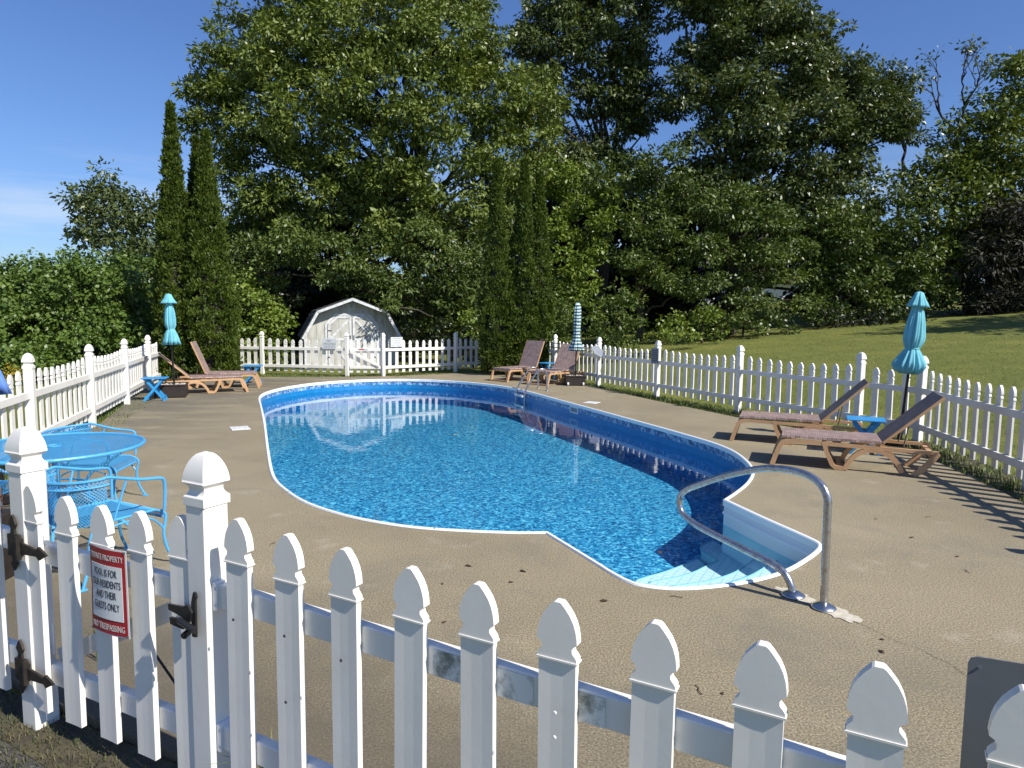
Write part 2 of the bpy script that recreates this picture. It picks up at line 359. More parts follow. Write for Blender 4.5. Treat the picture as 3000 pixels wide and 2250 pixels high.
# ------------------------------------------------------------ mesh helpers
def mesh(name, vs, fs, mat=None, smooth=False):
    me = bpy.data.meshes.new(name)
    me.from_pydata([tuple(v) for v in vs], [], [tuple(f) for f in fs])
    if mat is not None:
        for m_ in (mat if isinstance(mat, (list, tuple)) else [mat]): me.materials.append(m_)
    if smooth: me.polygons.foreach_set('use_smooth', [True] * len(me.polygons))
    me.update(); return me
class G:
    """collects primitives into one mesh"""
    def __init__(s): s.v = []; s.f = []; s.mi = []
    def add(s, vs, fs, mi=0):
        o = len(s.v); s.v += [tuple(v) for v in vs]; s.f += [tuple(i + o for i in f) for f in fs]; s.mi += [mi] * len(fs)
        return s
    def box(s, c, d, rz=0, rx=0, ry=0, mi=0, bev=0):
        hx, hy, hz = d[0] / 2, d[1] / 2, d[2] / 2
        m = Matrix.Translation(c) @ Matrix.Rotation(rz, 4, 'Z') @ Matrix.Rotation(ry, 4, 'Y') @ Matrix.Rotation(rx, 4, 'X')
        if not bev:
            vs = [m @ Vector((x * hx, y * hy, z * hz)) for z in (-1, 1) for x, y in ((-1, -1), (1, -1), (1, 1), (-1, 1))]
            s.add(vs, [(3, 2, 1, 0), (4, 5, 6, 7), (0, 1, 5, 4), (1, 2, 6, 5), (2, 3, 7, 6), (3, 0, 4, 7)], mi)
        else:
            b = bev; oct_ = [(-hx + b, -hy), (hx - b, -hy), (hx, -hy + b), (hx, hy - b), (hx - b, hy), (-hx + b, hy), (-hx, hy - b), (-hx, -hy + b)]
            def sc(p, q): return (p[0] - math.copysign(q, p[0]), p[1] - math.copysign(q, p[1]))
            vs = []
            for z, q in ((-hz, b * .8), (-hz + b, 0), (hz - b, 0), (hz, b * .8)):
                vs += [m @ Vector((*sc(p, q), z)) for p in oct_]
            fs = [tuple(reversed(range(8))), tuple(range(24, 32))]
            for r in range(3):
                for i in range(8):
                    j = (i + 1) % 8; fs.append((r * 8 + i, r * 8 + j, r * 8 + 8 + j, r * 8 + 8 + i))
            s.add(vs, fs, mi)
        return s
    def beam(s, a, b, wdt, hgt, mi=0, up=(0, 0, 1)):
        a, b = Vector(a), Vector(b); d = (b - a); L = d.length; d.normalize(); u = Vector(up)
        if abs(d.dot(u)) > .99: u = Vector((1, 0, 0))
        x = d.cross(u).normalized(); y = x.cross(d)
        vs = [p + x * sx_ * wdt / 2 + y * sy * hgt / 2 for p in (a, b) for sx_, sy in ((-1, -1), (1, -1), (1, 1), (-1, 1))]
        return s.add(vs, [(0, 1, 2, 3), (7, 6, 5, 4), (1, 0, 4, 5), (2, 1, 5, 6), (3, 2, 6, 7), (0, 3, 7, 4)], mi)
    def tube(s, pts, r, n=8, mi=0, caps=True):
        pts = [Vector(p) for p in pts]; rs = r if isinstance(r, (list, tuple)) else [r] * len(pts)
        vs = []; px = None
        for i, p in enumerate(pts):
            d = (pts[min(i + 1, len(pts) - 1)] - pts[max(i - 1, 0)]).normalized()
            if px is None:
                px = d.orthogonal().normalized()
            px = (px - d * px.dot(d)).normalized(); py = d.cross(px)
            vs += [p + (px * math.cos(t) + py * math.sin(t)) * rs[i] for t in (2 * math.pi * q / n for q in range(n))]
        fs = []
        for i in range(len(pts) - 1):
            for q in range(n):
                q2 = (q + 1) % n; fs.append((i * n + q, i * n + q2, (i + 1) * n + q2, (i + 1) * n + q))
        if caps: fs += [tuple(reversed(range(n))), tuple(range((len(pts) - 1) * n, len(pts) * n))]
        return s.add(vs, fs, mi)
    def lathe(s, prof, n=16, c=(0, 0, 0), mi=0, mod=None):
        vs = []
        for j, (r, z) in enumerate(prof):
            for q in range(n):
                t = 2 * math.pi * q / n; rr = r * (mod(t, j) if mod else 1)
                vs.append((c[0] + rr * math.cos(t), c[1] + rr * math.sin(t), c[2] + z))
        fs = []
        for j in range(len(prof) - 1):
            for q in range(n):
                q2 = (q + 1) % n; fs.append((j * n + q, j * n + q2, (j + 1) * n + q2, (j + 1) * n + q))
        fs += [tuple(reversed(range(n))), tuple(range((len(prof) - 1) * n, len(prof) * n))]
        return s.add(vs, fs, mi)
    def extr(s, poly, a, b, M_=None, mi=0):
        """prism: 2D polygon (u,v) extruded along the third axis from a to b; M_ maps (u,v,t)"""
        n = len(poly); M_ = M_ or Matrix.Identity(4)
        vs = [M_ @ Vector((p[0], p[1], a)) for p in poly] + [M_ @ Vector((p[0], p[1], b)) for p in poly]
        tris = tessellate_polygon([[Vector((p[0], p[1], 0)) for p in poly]])
        ar = sum(poly[i][0] * poly[(i + 1) % n][1] - poly[(i + 1) % n][0] * poly[i][1] for i in range(n))
        fs = []
        for t in tris:
            A = sum(poly[t[i]][0] * poly[t[(i + 1) % 3]][1] - poly[t[(i + 1) % 3]][0] * poly[t[i]][1] for i in range(3))
            t = tuple(t) if A > 0 else tuple(reversed(t))
            fs.append(tuple(reversed(t))); fs.append(tuple(i + n for i in t))
        for i in range(n):
            j = (i + 1) % n
            fs.append((i, j, j + n, i + n) if ar > 0 else (j, i, i + n, j + n))
        return s.add(vs, fs, mi)
    def me(s, name, mats, smooth=False):
        m_ = mesh(name, s.v, s.f, mats, smooth)
        if any(s.mi): m_.polygons.foreach_set('material_index', s.mi)
        return m_
def obj(name, me, parent=None, loc=(0, 0, 0), rz=0, kind=None, label=None, cat=None, group=None):
    o = bpy.data.objects.new(name, me); COL.objects.link(o)
    o.location = loc; o.rotation_euler = (0, 0, rz)
    if parent is not None: o.parent = parent
    if kind: o['kind'] = kind
    if label: o['label'] = label
    if cat: o['category'] = cat
    if group: o['group'] = group
    return o
def thing(name, label, cat, loc=(0, 0, 0), rz=0, group=None): return obj(name, None, None, loc, rz, None, label, cat, group)
def copy_tree(o, parent=None, loc=None, rz=None, label=None):
    c = o.copy(); COL.objects.link(c); c.parent = parent
    if loc is not None: c.location = loc
    if rz is not None: c.rotation_euler = (0, 0, rz)
    if label: c['label'] = label
    for ch in list(o.children): copy_tree(ch, c)
    return c
def smoothline(pts, n=6, closed=False):
    P_ = [Vector(p) for p in pts]; out = []; L = len(P_)
    rngi = range(L) if closed else range(L - 1)
    for i in rngi:
        p0 = P_[(i - 1) % L] if closed or i > 0 else P_[0] * 2 - P_[1]
        p1 = P_[i]; p2 = P_[(i + 1) % L]
        p3 = P_[(i + 2) % L] if closed or i + 2 < L else P_[-1] * 2 - P_[-2]
        for q in range(n):
            t = q / n
            out.append(.5 * ((2 * p1) + (p2 - p0) * t + (2 * p0 - 5 * p1 + 4 * p2 - p3) * t * t + (3 * p1 - p0 - 3 * p2 + p3) * t ** 3))
    if not closed: out.append(P_[-1])
    return out
def inside(poly, x, y):
    c = False; j = len(poly) - 1
    for i in range(len(poly)):
        if (poly[i][1] > y) != (poly[j][1] > y) and x < (poly[j][0] - poly[i][0]) * (y - poly[i][1]) / (poly[j][1] - poly[i][1]) + poly[i][0]: c = not c
        j = i
    return c
def offset(poly, d):
    """offset a closed counter-clockwise polygon outwards by d"""
    n = len(poly); out = []
    for i in range(n):
        a, b, c = Vector(poly[i - 1][:2]), Vector(poly[i][:2]), Vector(poly[(i + 1) % n][:2])
        n1 = Vector(((b - a).y, -(b - a).x)).normalized(); n2 = Vector(((c - b).y, -(c - b).x)).normalized()
        m_ = (n1 + n2); m_ = m_ / max(m_.length, 1e-6)
        out.append(b + m_ * d / max(.5, m_.dot(n1)))
    return out

# ------------------------------------------------------------ fence line and pool outline (metres)
FA, FB, FC, FD = (-5.73, 8.17), (-6.57, 10.73), (-7.43, 13.26), (-8.31, 15.79)
P1, P2, P3, P4, P5, P6, P7 = (1.28, 20.69), (2.28, 18.2), (3.31, 15.72), (4.36, 13.24), (5.45, 10.80), (5.86, 9.87), (5.38, 7.05)
B1_, B2_, B3_, B4_ = (-7.49, 20.70), (-4.85, 20.28), (-3.80, 20.33), (-1.82, 22.13)
G1, G2 = (-2.03, 2.855), (-1.065, 2.372)
def gz(x, y):
    """height of the ground: flat round the pool, lawn rising beyond the right fence"""
    ax, ay = P6; nx, ny = .9135, .4067
    d = (x - ax) * nx + (y - ay) * ny
    if y < 9.87: d = min(d, (x - 5.6) * .95 + (9.87 - y) * -.05) if x < 9 else d
    d = max(0.0, d - .3)
    d = d * d / (d + .6) if d < 3 else d - .5
    return -.045 + .102 * min(d, 45)

# terrain
xs = np.unique(np.concatenate([np.linspace(-14, 16, 61), np.linspace(-60, 60, 49), np.array([-400, -200, -100, 100, 200, 400])]))
ys = np.unique(np.concatenate([np.linspace(-6, 30, 73), np.linspace(-60, 90, 51), np.array([-400, -200, -100, 140, 250, 450, 700])]))
DECK = [(-1.99, 2.93), (-1.09, 2.48), (1.6, 1.0), (4.2, -1.0), (6.2, 1.0), (5.4, 5.0), (5.02, 6.7), (5.38, 8.2), (5.2, 9.6), (4.75, 10.9), (4.0, 12.5), (3.05, 14.9), (1.89, 18.38), (.9, 20.4), (-.4, 21.5), (-1.75, 21.62), (-3.4, 20.3), (-4.9, 19.8), (-6.88, 19.5), (-8.4, 18.2), (-8.5, 15.6), (-7.9, 14.3), (-7.1, 12.3), (-6.43, 10.6), (-5.6, 8.3), (-5.1, 6.6), (-4.9, 4.6)]
vs = []; fs = []
ni, nj = len(xs), len(ys)
for x in xs:
    for y in ys: vs.append((x, y, gz(x, y)))
for i in range(ni - 1):
    for j in range(nj - 1):
        cs = [(xs[i], ys[j]), (xs[i + 1], ys[j]), (xs[i + 1], ys[j + 1]), (xs[i], ys[j + 1])]
        if all(inside(DECK, *c_) for c_ in cs): continue
        fs.append((i * nj + j, (i + 1) * nj + j, (i + 1) * nj + j + 1, i * nj + j + 1))
obj('lawn', mesh('lawn', vs, fs, M['lawn'], True), kind='structure')

OUT_POOL = [(2.07, 6.57), (2.29, 6.89), (2.55, 7.32), (2.76, 7.79), (2.89, 8.3), (2.95, 9.0), (2.88, 9.6), (2.70, 10.2), (2.36, 11.15), (1.79, 12.67), (1.02, 14.68), (.37, 16.36), (-.35, 17.7), (-1.53, 18.75), (-2.93, 19.2), (-4.2, 18.80), (-5.05, 17.9), (-5.45, 16.85), (-5.56, 15.89), (-5.49, 15.13), (-5.26, 14.32), (-4.8, 13.15), (-3.93, 10.91), (-3.07, 8.63), (-2.58, 7.39), (-2.26, 6.81), (-1.9, 6.32), (-1.51, 5.97), (-1.18, 5.76), (-.81, 5.60), (-.42, 5.52), (.01, 5.48), (.30, 5.49)]
OUT_STEP = [(.30, 5.49), (.61, 4.82), (.70, 4.62), (.79, 4.46), (.88, 4.385), (1.04, 4.345), (1.22, 4.36), (1.47, 4.43), (1.71, 4.54), (1.94, 4.70), (2.18, 4.94), (2.34, 5.13), (2.40, 5.24), (2.405, 5.34), (2.35, 5.55), (2.22, 5.99), (2.07, 6.57)]
pl = smoothline([(*p, 0) for p in OUT_POOL], 4)
sl = smoothline([(*p, 0) for p in OUT_STEP], 4)
RING = [(p.x, p.y) for p in pl] + [(p.x, p.y) for p in sl[1:-1]]
NP_ = len(pl)

# deck slab with the pool cut out of it
ring = [Vector((x, y, 0)) for x, y in RING]
dk = [Vector((x, y, 0)) for x, y in DECK]
allv = dk + ring
tr_ = tessellate_polygon([dk, list(ring)])
fs = []
for t in tr_:
    a_, b_, c_ = (allv[i] for i in t)
    fs.append(tuple(t) if (b_ - a_).cross(c_ - a_).z > 0 else tuple(reversed(t)))
nd = len(dk); vs = [tuple(v) for v in allv] + [(v.x, v.y, -.12) for v in dk]
for i in range(nd):
    j = (i + 1) % nd; fs.append((i, j, len(allv) + j, len(allv) + i))
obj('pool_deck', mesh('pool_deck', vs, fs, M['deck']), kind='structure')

# coping strip
def strip(rings, closed=True):
    n = len(rings[0][0]); vs = []; fs = []
    for rg, z in rings: vs += [(p[0], p[1], z) for p in rg]
    for r_ in range(len(rings) - 1):
        for i in range(n if closed else n - 1):
            j = (i + 1) % n; fs.append((r_ * n + i, r_ * n + j, (r_ + 1) * n + j, (r_ + 1) * n + i))
    return vs, fs
vs, fs = strip([(offset(RING, -.010), -.05), (offset(RING, -.012), .006), (offset(RING, -.002), .014), (offset(RING, .020), .014), (offset(RING, .027), .002)])
cop = obj('pool_coping', mesh('coping', vs, [tuple(reversed(f)) for f in fs], M['coping']), label='thin white coping strip round the edge of the blue pool', cat='pool coping')
for i in (40, 84, 101, 118):
    p = Vector(offset(RING, .010)[i]); q = Vector(offset(RING, .010)[i + 1]); d = (q - p).normalized()
    obj('joint', G().box((p.x, p.y, .0155), (.008, .032, .004), math.atan2(d.y, d.x)).me('joint', M['ink_grey']), cop)

WL, FL = -.245, -.665
wall = [(p.x, p.y) for p in pl]
n = len(wall)
vs = [(x, y, -.002) for x, y in wall] + [(x, y, FL + .0) for x, y in wall]
obj('pool_wall', mesh('pool_wall', vs, [(i, i + 1, n + i + 1, n + i) for i in range(n - 1)], M['linerwall'], True), kind='structure')
wall2 = [(p.x, p.y) for p in sl]; n = len(wall2)
vs = []
prof = [(0, -.002), (.0, -.10), (.016, -.112), (.016, -.128), (.0, -.14), (.004, FL)]
offs = []
for i in range(n):
    a_ = Vector(wall2[max(i - 1, 0)]); b_ = Vector(wall2[min(i + 1, n - 1)]); d = (b_ - a_).normalized()
    offs.append(Vector((-d.y, d.x)))
for o_, z in prof: vs += [(wall2[i][0] + offs[i].x * o_, wall2[i][1] + offs[i].y * o_, z) for i in range(n)]
fs = [(r_ * n + i, r_ * n + i + 1, (r_ + 1) * n + i + 1, (r_ + 1) * n + i) for r_ in range(len(prof) - 1) for i in range(n - 1)]
steps = thing('pool_steps', 'moulded white step unit with curved treads at the near right corner of the pool', 'pool steps', (1.3, 5.2, 0))
def rel(o, p):          # mesh built in world coordinates, parented to an Empty
    o.matrix_parent_inverse = p.matrix_basis.inverted(); return o
rel(obj('shell_wall', mesh('shell_wall', vs, fs, M['step_shell'], True), steps), steps)
fl = [Vector((x, y, 0)) for x, y in RING]
tt = tessellate_polygon([fl]); fs = []
for t in tt:
    a_, b_, c_ = (fl[i] for i in t); fs.append(tuple(t) if (b_ - a_).cross(c_ - a_).z > 0 else tuple(reversed(t)))
obj('pool_floor', mesh('pool_floor', [(v.x, v.y, FL) for v in fl], fs, M['liner']), kind='structure')
obj('water', mesh('water', [(v.x, v.y, WL) for v in fl], fs, M['water']), kind='structure')
rel(obj('shell_floor', G().extr([(.34, 5.50), (.76, 4.6), (1.0, 4.40), (1.5, 4.47), (2.1, 4.92), (2.36, 5.25), (2.05, 6.5)], FL + .004, FL + .03).me('shell_floor', M['step_shell']), steps), steps)
T1 = ([(1.49, 5.17), (1.61, 5.21), (1.71, 5.24), (1.81, 5.31), (1.94, 5.41), (2.08, 5.55), (2.25, 5.73), (2.37, 5.85), (2.43, 5.89), (2.43, 5.81), (2.40, 5.72), (2.34, 5.63)], [(2.0, 4.80), (1.71, 4.57), (1.47, 4.46), (1.22, 4.385)])
T2 = ([(1.29, 5.43), (1.47, 5.49), (1.64, 5.56), (1.85, 5.70), (1.99, 5.83), (2.12, 5.98), (2.22, 6.12), (2.26, 6.15), (2.29, 6.02), (2.29, 5.94)], [(1.9, 4.72), (1.71, 4.57), (1.47, 4.46), (1.22, 4.385), (1.0, 4.37)])
T3 = ([(1.20, 5.77), (1.32, 5.83), (1.48, 5.91), (1.65, 6.03), (1.79, 6.17), (1.94, 6.32), (1.96, 6.38), (1.89, 6.62), (1.91, 6.72), (1.94, 6.79), (2.07, 6.93), (2.10, 6.85), (2.21, 6.36)], [(1.9, 4.8), (1.71, 4.57), (1.47, 4.46), (1.22, 4.385), (1.0, 4.37), (.88, 4.40), (.8, 4.50)])
T4 = ([(1.14, 6.07), (1.28, 6.18), (1.43, 6.28), (1.61, 6.43), (1.75, 6.56), (1.85, 6.66), (1.88, 6.57), (1.88, 6.51), (1.86, 6.45)], [(1.8, 4.9), (1.71, 4.57), (1.47, 4.46), (1.22, 4.385), (1.0, 4.37), (.88, 4.40), (.8, 4.48), (.72, 4.66)])
for T, z_ in ((T1, -.31), (T2, -.42), (T3, -.52), (T4, -.62)):
    fr_ = [(p.x, p.y) for p in smoothline([(*p, 0) for p in T[0]], 3)]
    g = G().extr(fr_ + T[1], FL + .032, z_); g.mi = [0 if all(abs(g.v[i][2] - z_) < 1e-4 for i in f) else 1 for f in g.f]
    o = rel(obj('tread', g.me('tread', [M['step_top'], M['step_shell']]), steps), steps)
    obj('riser_shade_line', G().tube([(x, y, z_ - .002) for x, y in fr_], .011, 6).me('riser_shade_line', M['step_shade'], True), o)  # thin strip added along the tread edge to draw the riser shade

# ------------------------------------------------------------ fences
HP, HK, PW, PT = 1.27, 1.083, .102, .022
def capprof():
    base_ = [(.0525, 0), (.0545, .002), (.0545, .0025), (.0545, .030), (.0545, .0305), (.050, .034), (.0445, .040), (.0405, .048), (.0388, .056), (.0400, .064), (.0440, .071), (.050, .076), (.0535, .0785), (.0545, .0790), (.0548, .084)]
    return base_ + [(.0548 * math.sqrt(max(0, 1 - t ** 1.9)) * (1 - .10 * t) + .0015 * t, .084 + .102 * t) for t in [i / 14 for i in range(15)]]
def square_loft(prof, c=(0, 0, 0)):
    """four separate side strips so that the corners stay crisp when shaded smooth"""
    vs = []; fs = []; cs = [(-1, -1), (1, -1), (1, 1), (-1, 1)]
    for q in range(4):
        (xa, ya), (xb, yb) = cs[q], cs[(q + 1) % 4]; o = len(vs)
        for r, z in prof: vs += [(c[0] + xa * r, c[1] + ya * r, c[2] + z), (c[0] + xb * r, c[1] + yb * r, c[2] + z)]
        for j in range(len(prof) - 1): fs.append((o + 2 * j, o + 2 * j + 1, o + 2 * j + 3, o + 2 * j + 2))
    return vs, fs
g = G(); g.add(*square_loft(capprof())); CAP_ME = g.me('post_cap', M['vinyl'], True)
g = G(); g.box((0, 0, (HP - .185) / 2 - .05), (.100, .100, HP - .185 + .1), bev=.006); POST_ME = g.me('post', M['vinyl'])
# picket cap outline (gothic arch with a notch each side)
hw = PW / 2 + .003
half = [(hw, 0), (hw, .012), (hw - .004, .018), (hw - .012, .027), (hw - .013, .036), (hw - .008, .044), (hw + .001, .050), (hw, .066), (hw - .003, .084), (hw - .0085, .102), (hw - .018, .121), (hw - .031, .138), (.013, .149), (.008, .152)]
outl = half + [(-x, z) for x, z in reversed(half)]
MX = Matrix(((1, 0, 0, 0), (0, 0, 1, 0), (0, 1, 0, 0), (0, 0, 0, 1)))      # (u,v,t) -> (u,t,v)
g = G(); g.extr(outl, -PT / 2 - .003, PT / 2 + .003, MX)
g.box((0, 0, .0015), (PW + .011, PT + .011, .005))
PCAP_ME = g.me('picket_cap', M['vinyl'])
PB = {}
def picket_me(h):
    h = round(h, 3)
    if h not in PB:
        z0 = .085; z1 = h - .150
        # slightly dished front and back faces
        prof = [(-PW / 2, -PT / 2), (-PW / 6, -PT / 2 + .0012), (PW / 6, -PT / 2 + .0012), (PW / 2, -PT / 2), (PW / 2, PT / 2), (PW / 6, PT / 2 - .0012), (-PW / 6, PT / 2 - .0012), (-PW / 2, PT / 2)]
        PB[h] = G().extr(prof, z0, z1).me('picket', M['vinyl'])
    return PB[h]
RAILZ = (.245, .765)
def add_post(root, x, y, z, rz, base=True):
    p = obj('post', POST_ME, root, (0, 0, 0)); p.matrix_parent_inverse = root.matrix_basis.inverted()
    p.location = (x, y, z); p.rotation_euler = (random.uniform(-.006, .006), random.uniform(-.006, .006), rz)
    obj('post_cap', CAP_ME, p, (0, 0, HP - .19))
    return p
def add_pickets(root, a, b, n, side, ends=None, z0=0., z1=0., lean=0., scal=.055, jit=1.):
    """n pickets between points a and b; side=+1 puts them on the left of a->b"""
    A, B = Vector(a), Vector(b); d = (B - A); L = d.length; d.normalize(); nrm = Vector((-d.y, d.x)) * side
    rz = math.atan2(d.y, d.x)
    for i in range(n):
        t = (i + 1) / (n + 1)
        h = HK - scal * 4 * t * (1 - t)
        p = A + d * L * t + nrm * (.020 + PT / 2 + .001)
        o = obj('picket', picket_me(h), root); o.matrix_parent_inverse = root.matrix_basis.inverted()
        o.location = (p.x, p.y, z0 + (z1 - z0) * t + random.uniform(-.003, .003) * jit)
        o.rotation_euler = (0, random.uniform(-.008, .008) * jit + lean, rz + random.uniform(-.02, .02) * jit)
        obj('picket_cap', PCAP_ME, o, (0, 0, h - .151))
def add_rails(root, a, b, z0=0., z1=0., th=.040, inset=.050, stained=False):
    A, B = Vector(a), Vector(b); d = (B - A).normalized(); A2 = A + d * inset; B2 = B - d * inset
    rz = math.atan2(d.y, d.x); L = (B2 - A2).length
    for rzv in RAILZ:
        c = (A2 + B2) / 2
        me_ = G().box((0, 0, 0), (L, th, .086), bev=.004).me('rail', M['vinyl'])
        o = obj('rail', me_, root); o.matrix_parent_inverse = root.matrix_basis.inverted()
        o.location = (c.x, c.y, rzv + (z0 + z1) / 2); o.rotation_euler = (0, -math.atan2(z1 - z0, L), rz)
def fence(name, label, pts, counts, side, group, skip_first=False, skip_last=False, pstart=0.):
    root = thing(name, label, 'fence', (pts[0][0], pts[0][1], 0), 0, group)
    for i, p in enumerate(pts):
        q = pts[i + 1] if i + 1 < len(pts) else pts[i - 1]
        rz = math.atan2(q[1] - p[1], q[0] - p[0])
        if not ((i == 0 and skip_first) or (i == len(pts) - 1 and skip_last)):
            add_post(root, p[0], p[1], p[2] if len(p) > 2 else 0, rz)
    for (a, b), n in zip(zip(pts[:-1], pts[1:]), counts):
        za = a[2] if len(a) > 2 else 0; zb = b[2] if len(b) > 2 else 0
        add_rails(root, a[:2], b[:2], za, zb)
        dp = (Vector(b[:2]) - Vector(a[:2])).normalized() * pstart
        add_pickets(root, (a[0] + dp.x, a[1] + dp.y), b[:2], n, side, z0=za, z1=zb)
    return root
GF = 'white vinyl picket fence runs round the pool deck'
FE = (-8.72, 17.1); FZ = (-4.85, 5.55)
fence('picket_fence', 'white picket fence run along the left deck edge before the vine hedge', [FZ, FA, FB, FC, FD, FE], [10, 10, 10, 10, 5], 1, GF, skip_last=True)
BZ = (-9.9, 21.05)
fence('picket_fence', 'white picket fence run at the back, left of the shed gate, with the lifeguard sign', [BZ, B1_, B2_], [10, 10], 1, GF)
fence('picket_fence', 'white picket fence run at the back, right of the shed gate', [B3_, B4_, (-.2, 24.0)], [10, 9], 1, GF)
P0 = (.30, 23.0)
rf = fence('picket_fence', 'long white picket fence run between the pool deck and the rising lawn', [P0, P1, P2, P3, P4, P5, P6], [10, 10, 10, 10, 10, 3], 1, GF)
fence('picket_fence', 'white picket fence run right of the near loungers, coming towards the viewer', [P6, P7, (4.9, 4.4)], [10, 10], 1, GF, skip_first=True)
d0 = Vector((.2069, -.1133)); G3 = Vector((-1.107, 2.345)) + d0 * 11 + Vector((.021, .037))
nf = fence('picket_fence', 'white picket fence run in the foreground, cut by the bottom of the picture', [G2, (G3.x, G3.y)], [10], -1, GF, pstart=-.048)
G0 = Vector(G1) + (Vector(G1) - Vector(G2)).normalized() * 2.3
fo = fence('picket_fence', 'short end of white picket fence at the left picture edge beyond the gate hinges', [(G0.x, G0.y), G1], [9], -1, GF, skip_last=True)
# brackets and mildew patches on the foreground run
rzn = math.atan2(G3.y - G2[1], G3.x - G2[0]); dn = Vector((math.cos(rzn), math.sin(rzn)))
for rv in RAILZ:
    p = Vector(G2) + dn * .062
    g = G().box((p.x, p.y, rv), (.022, .056, .100), rzn)
    for dz in (-.03, .03):
        g.box((p.x - dn.y * -.029, p.y - .029 * dn.x, rv + dz), (.010, .004, .010), rzn)
    rel(obj('rail_bracket', g.me('rail_bracket', M['white_metal']), nf), nf)
for t0, t1, zz in ((.98, 1.30, 0), (1.36, 1.50, .01)):
    a = Vector(G2) + dn * t0; b = Vector(G2) + dn * t1; nr = Vector((dn.y, -dn.x)) * .0215
    c = (a + b) / 2 + nr
    rel(obj('mildew_patch', G().box((c.x, c.y, RAILZ[1] - .002), ((b - a).length, .0012, .078), rzn).me('mildew_patch', M['vinyl_stained']), nf), nf)
for i, dz in ((5, -.24), (5, -.175), (5, -.42), (1, -.2), (1, -.42), (0, -.2), (2, -.22), (3, -.55), (9, -.3)):
    q = Vector((-.91, 2.229)) + d0 * i + Vector((dn.y, -dn.x)) * .016
    rel(obj('screw', G().lathe([(.0052, 0), (.0052, .002), (.003, .004)], 8, (0, 0, 0)).me('screw', M['white_metal'] if i == 5 else M['dark_metal']), nf), nf)
    o = nf.children[-1]; o.location = (q.x + dn.y * 0 , q.y, .93 + dz); o.rotation_euler = (R(90), 0, rzn)

def gate(name, label, a, b, n, side, brace, group, zoff=0., scal=.03, ga=.09, gb_=.09):
    root = thing(name, label, 'gate', (a[0], a[1], 0), 0, group)
    A, B = Vector(a[:2]), Vector(b[:2]); d = (B - A).normalized(); A2 = A + d * .075; B2 = B - d * .075
    rz = math.atan2(d.y, d.x)
    for rv in RAILZ:
        c = (A2 + B2) / 2
        o = rel(obj('rail', G().box((c.x, c.y, rv + zoff), ((B2 - A2).length, .04, .086), rz, bev=.004).me('rail', M['vinyl']), root), root)
    add_pickets(root, (A.x - d.x * ga, A.y - d.y * ga), (B.x + d.x * gb_, B.y + d.y * gb_), n, side, z0=zoff, z1=zoff, scal=scal)
    p, q = (A2, B2)
    nr = Vector((-d.y, d.x)) * (-side) * .045
    za, zb = ((RAILZ[1] - .05, RAILZ[0] + .05) if brace > 0 else (RAILZ[0] + .05, RAILZ[1] - .05))
    rel(obj('brace', G().beam((p.x + nr.x + d.x * .03, p.y + nr.y + d.y * .03, za + zoff), (q.x + nr.x - d.x * .03, q.y + nr.y - d.y * .03, zb + zoff), .036, .07).me('brace', M['vinyl']), root), root)
    return root
gb = gate('picket_gate', 'white picket gate with a diagonal brace in the back fence in front of the shed', B2_, B3_, 5, 1, 1, 'white picket gates')
c = (Vector(B2_) + Vector(B3_)) / 2
rel(obj('warning_strip', G().box((c.x - .12, c.y - .026, .775), (.20, .006, .028)).me('warning_strip', M['red']), gb), gb)
rel(obj('warning_strip', G().box((c.x + .03, c.y - .026, .775), (.10, .006, .028)).me('warning_strip', M['sign_white']), gb), gb)
gn = gate('picket_gate', 'white picket gate in the foreground with black strap hinges and a red sign', G1, G2, 5, -1, -1, 'white picket gates', zoff=-.02, scal=.055, ga=.15, gb_=.135)
add_post(fo, G1[0], G1[1], 0, math.atan2(G2[1] - G1[1], G2[0] - G1[0]))

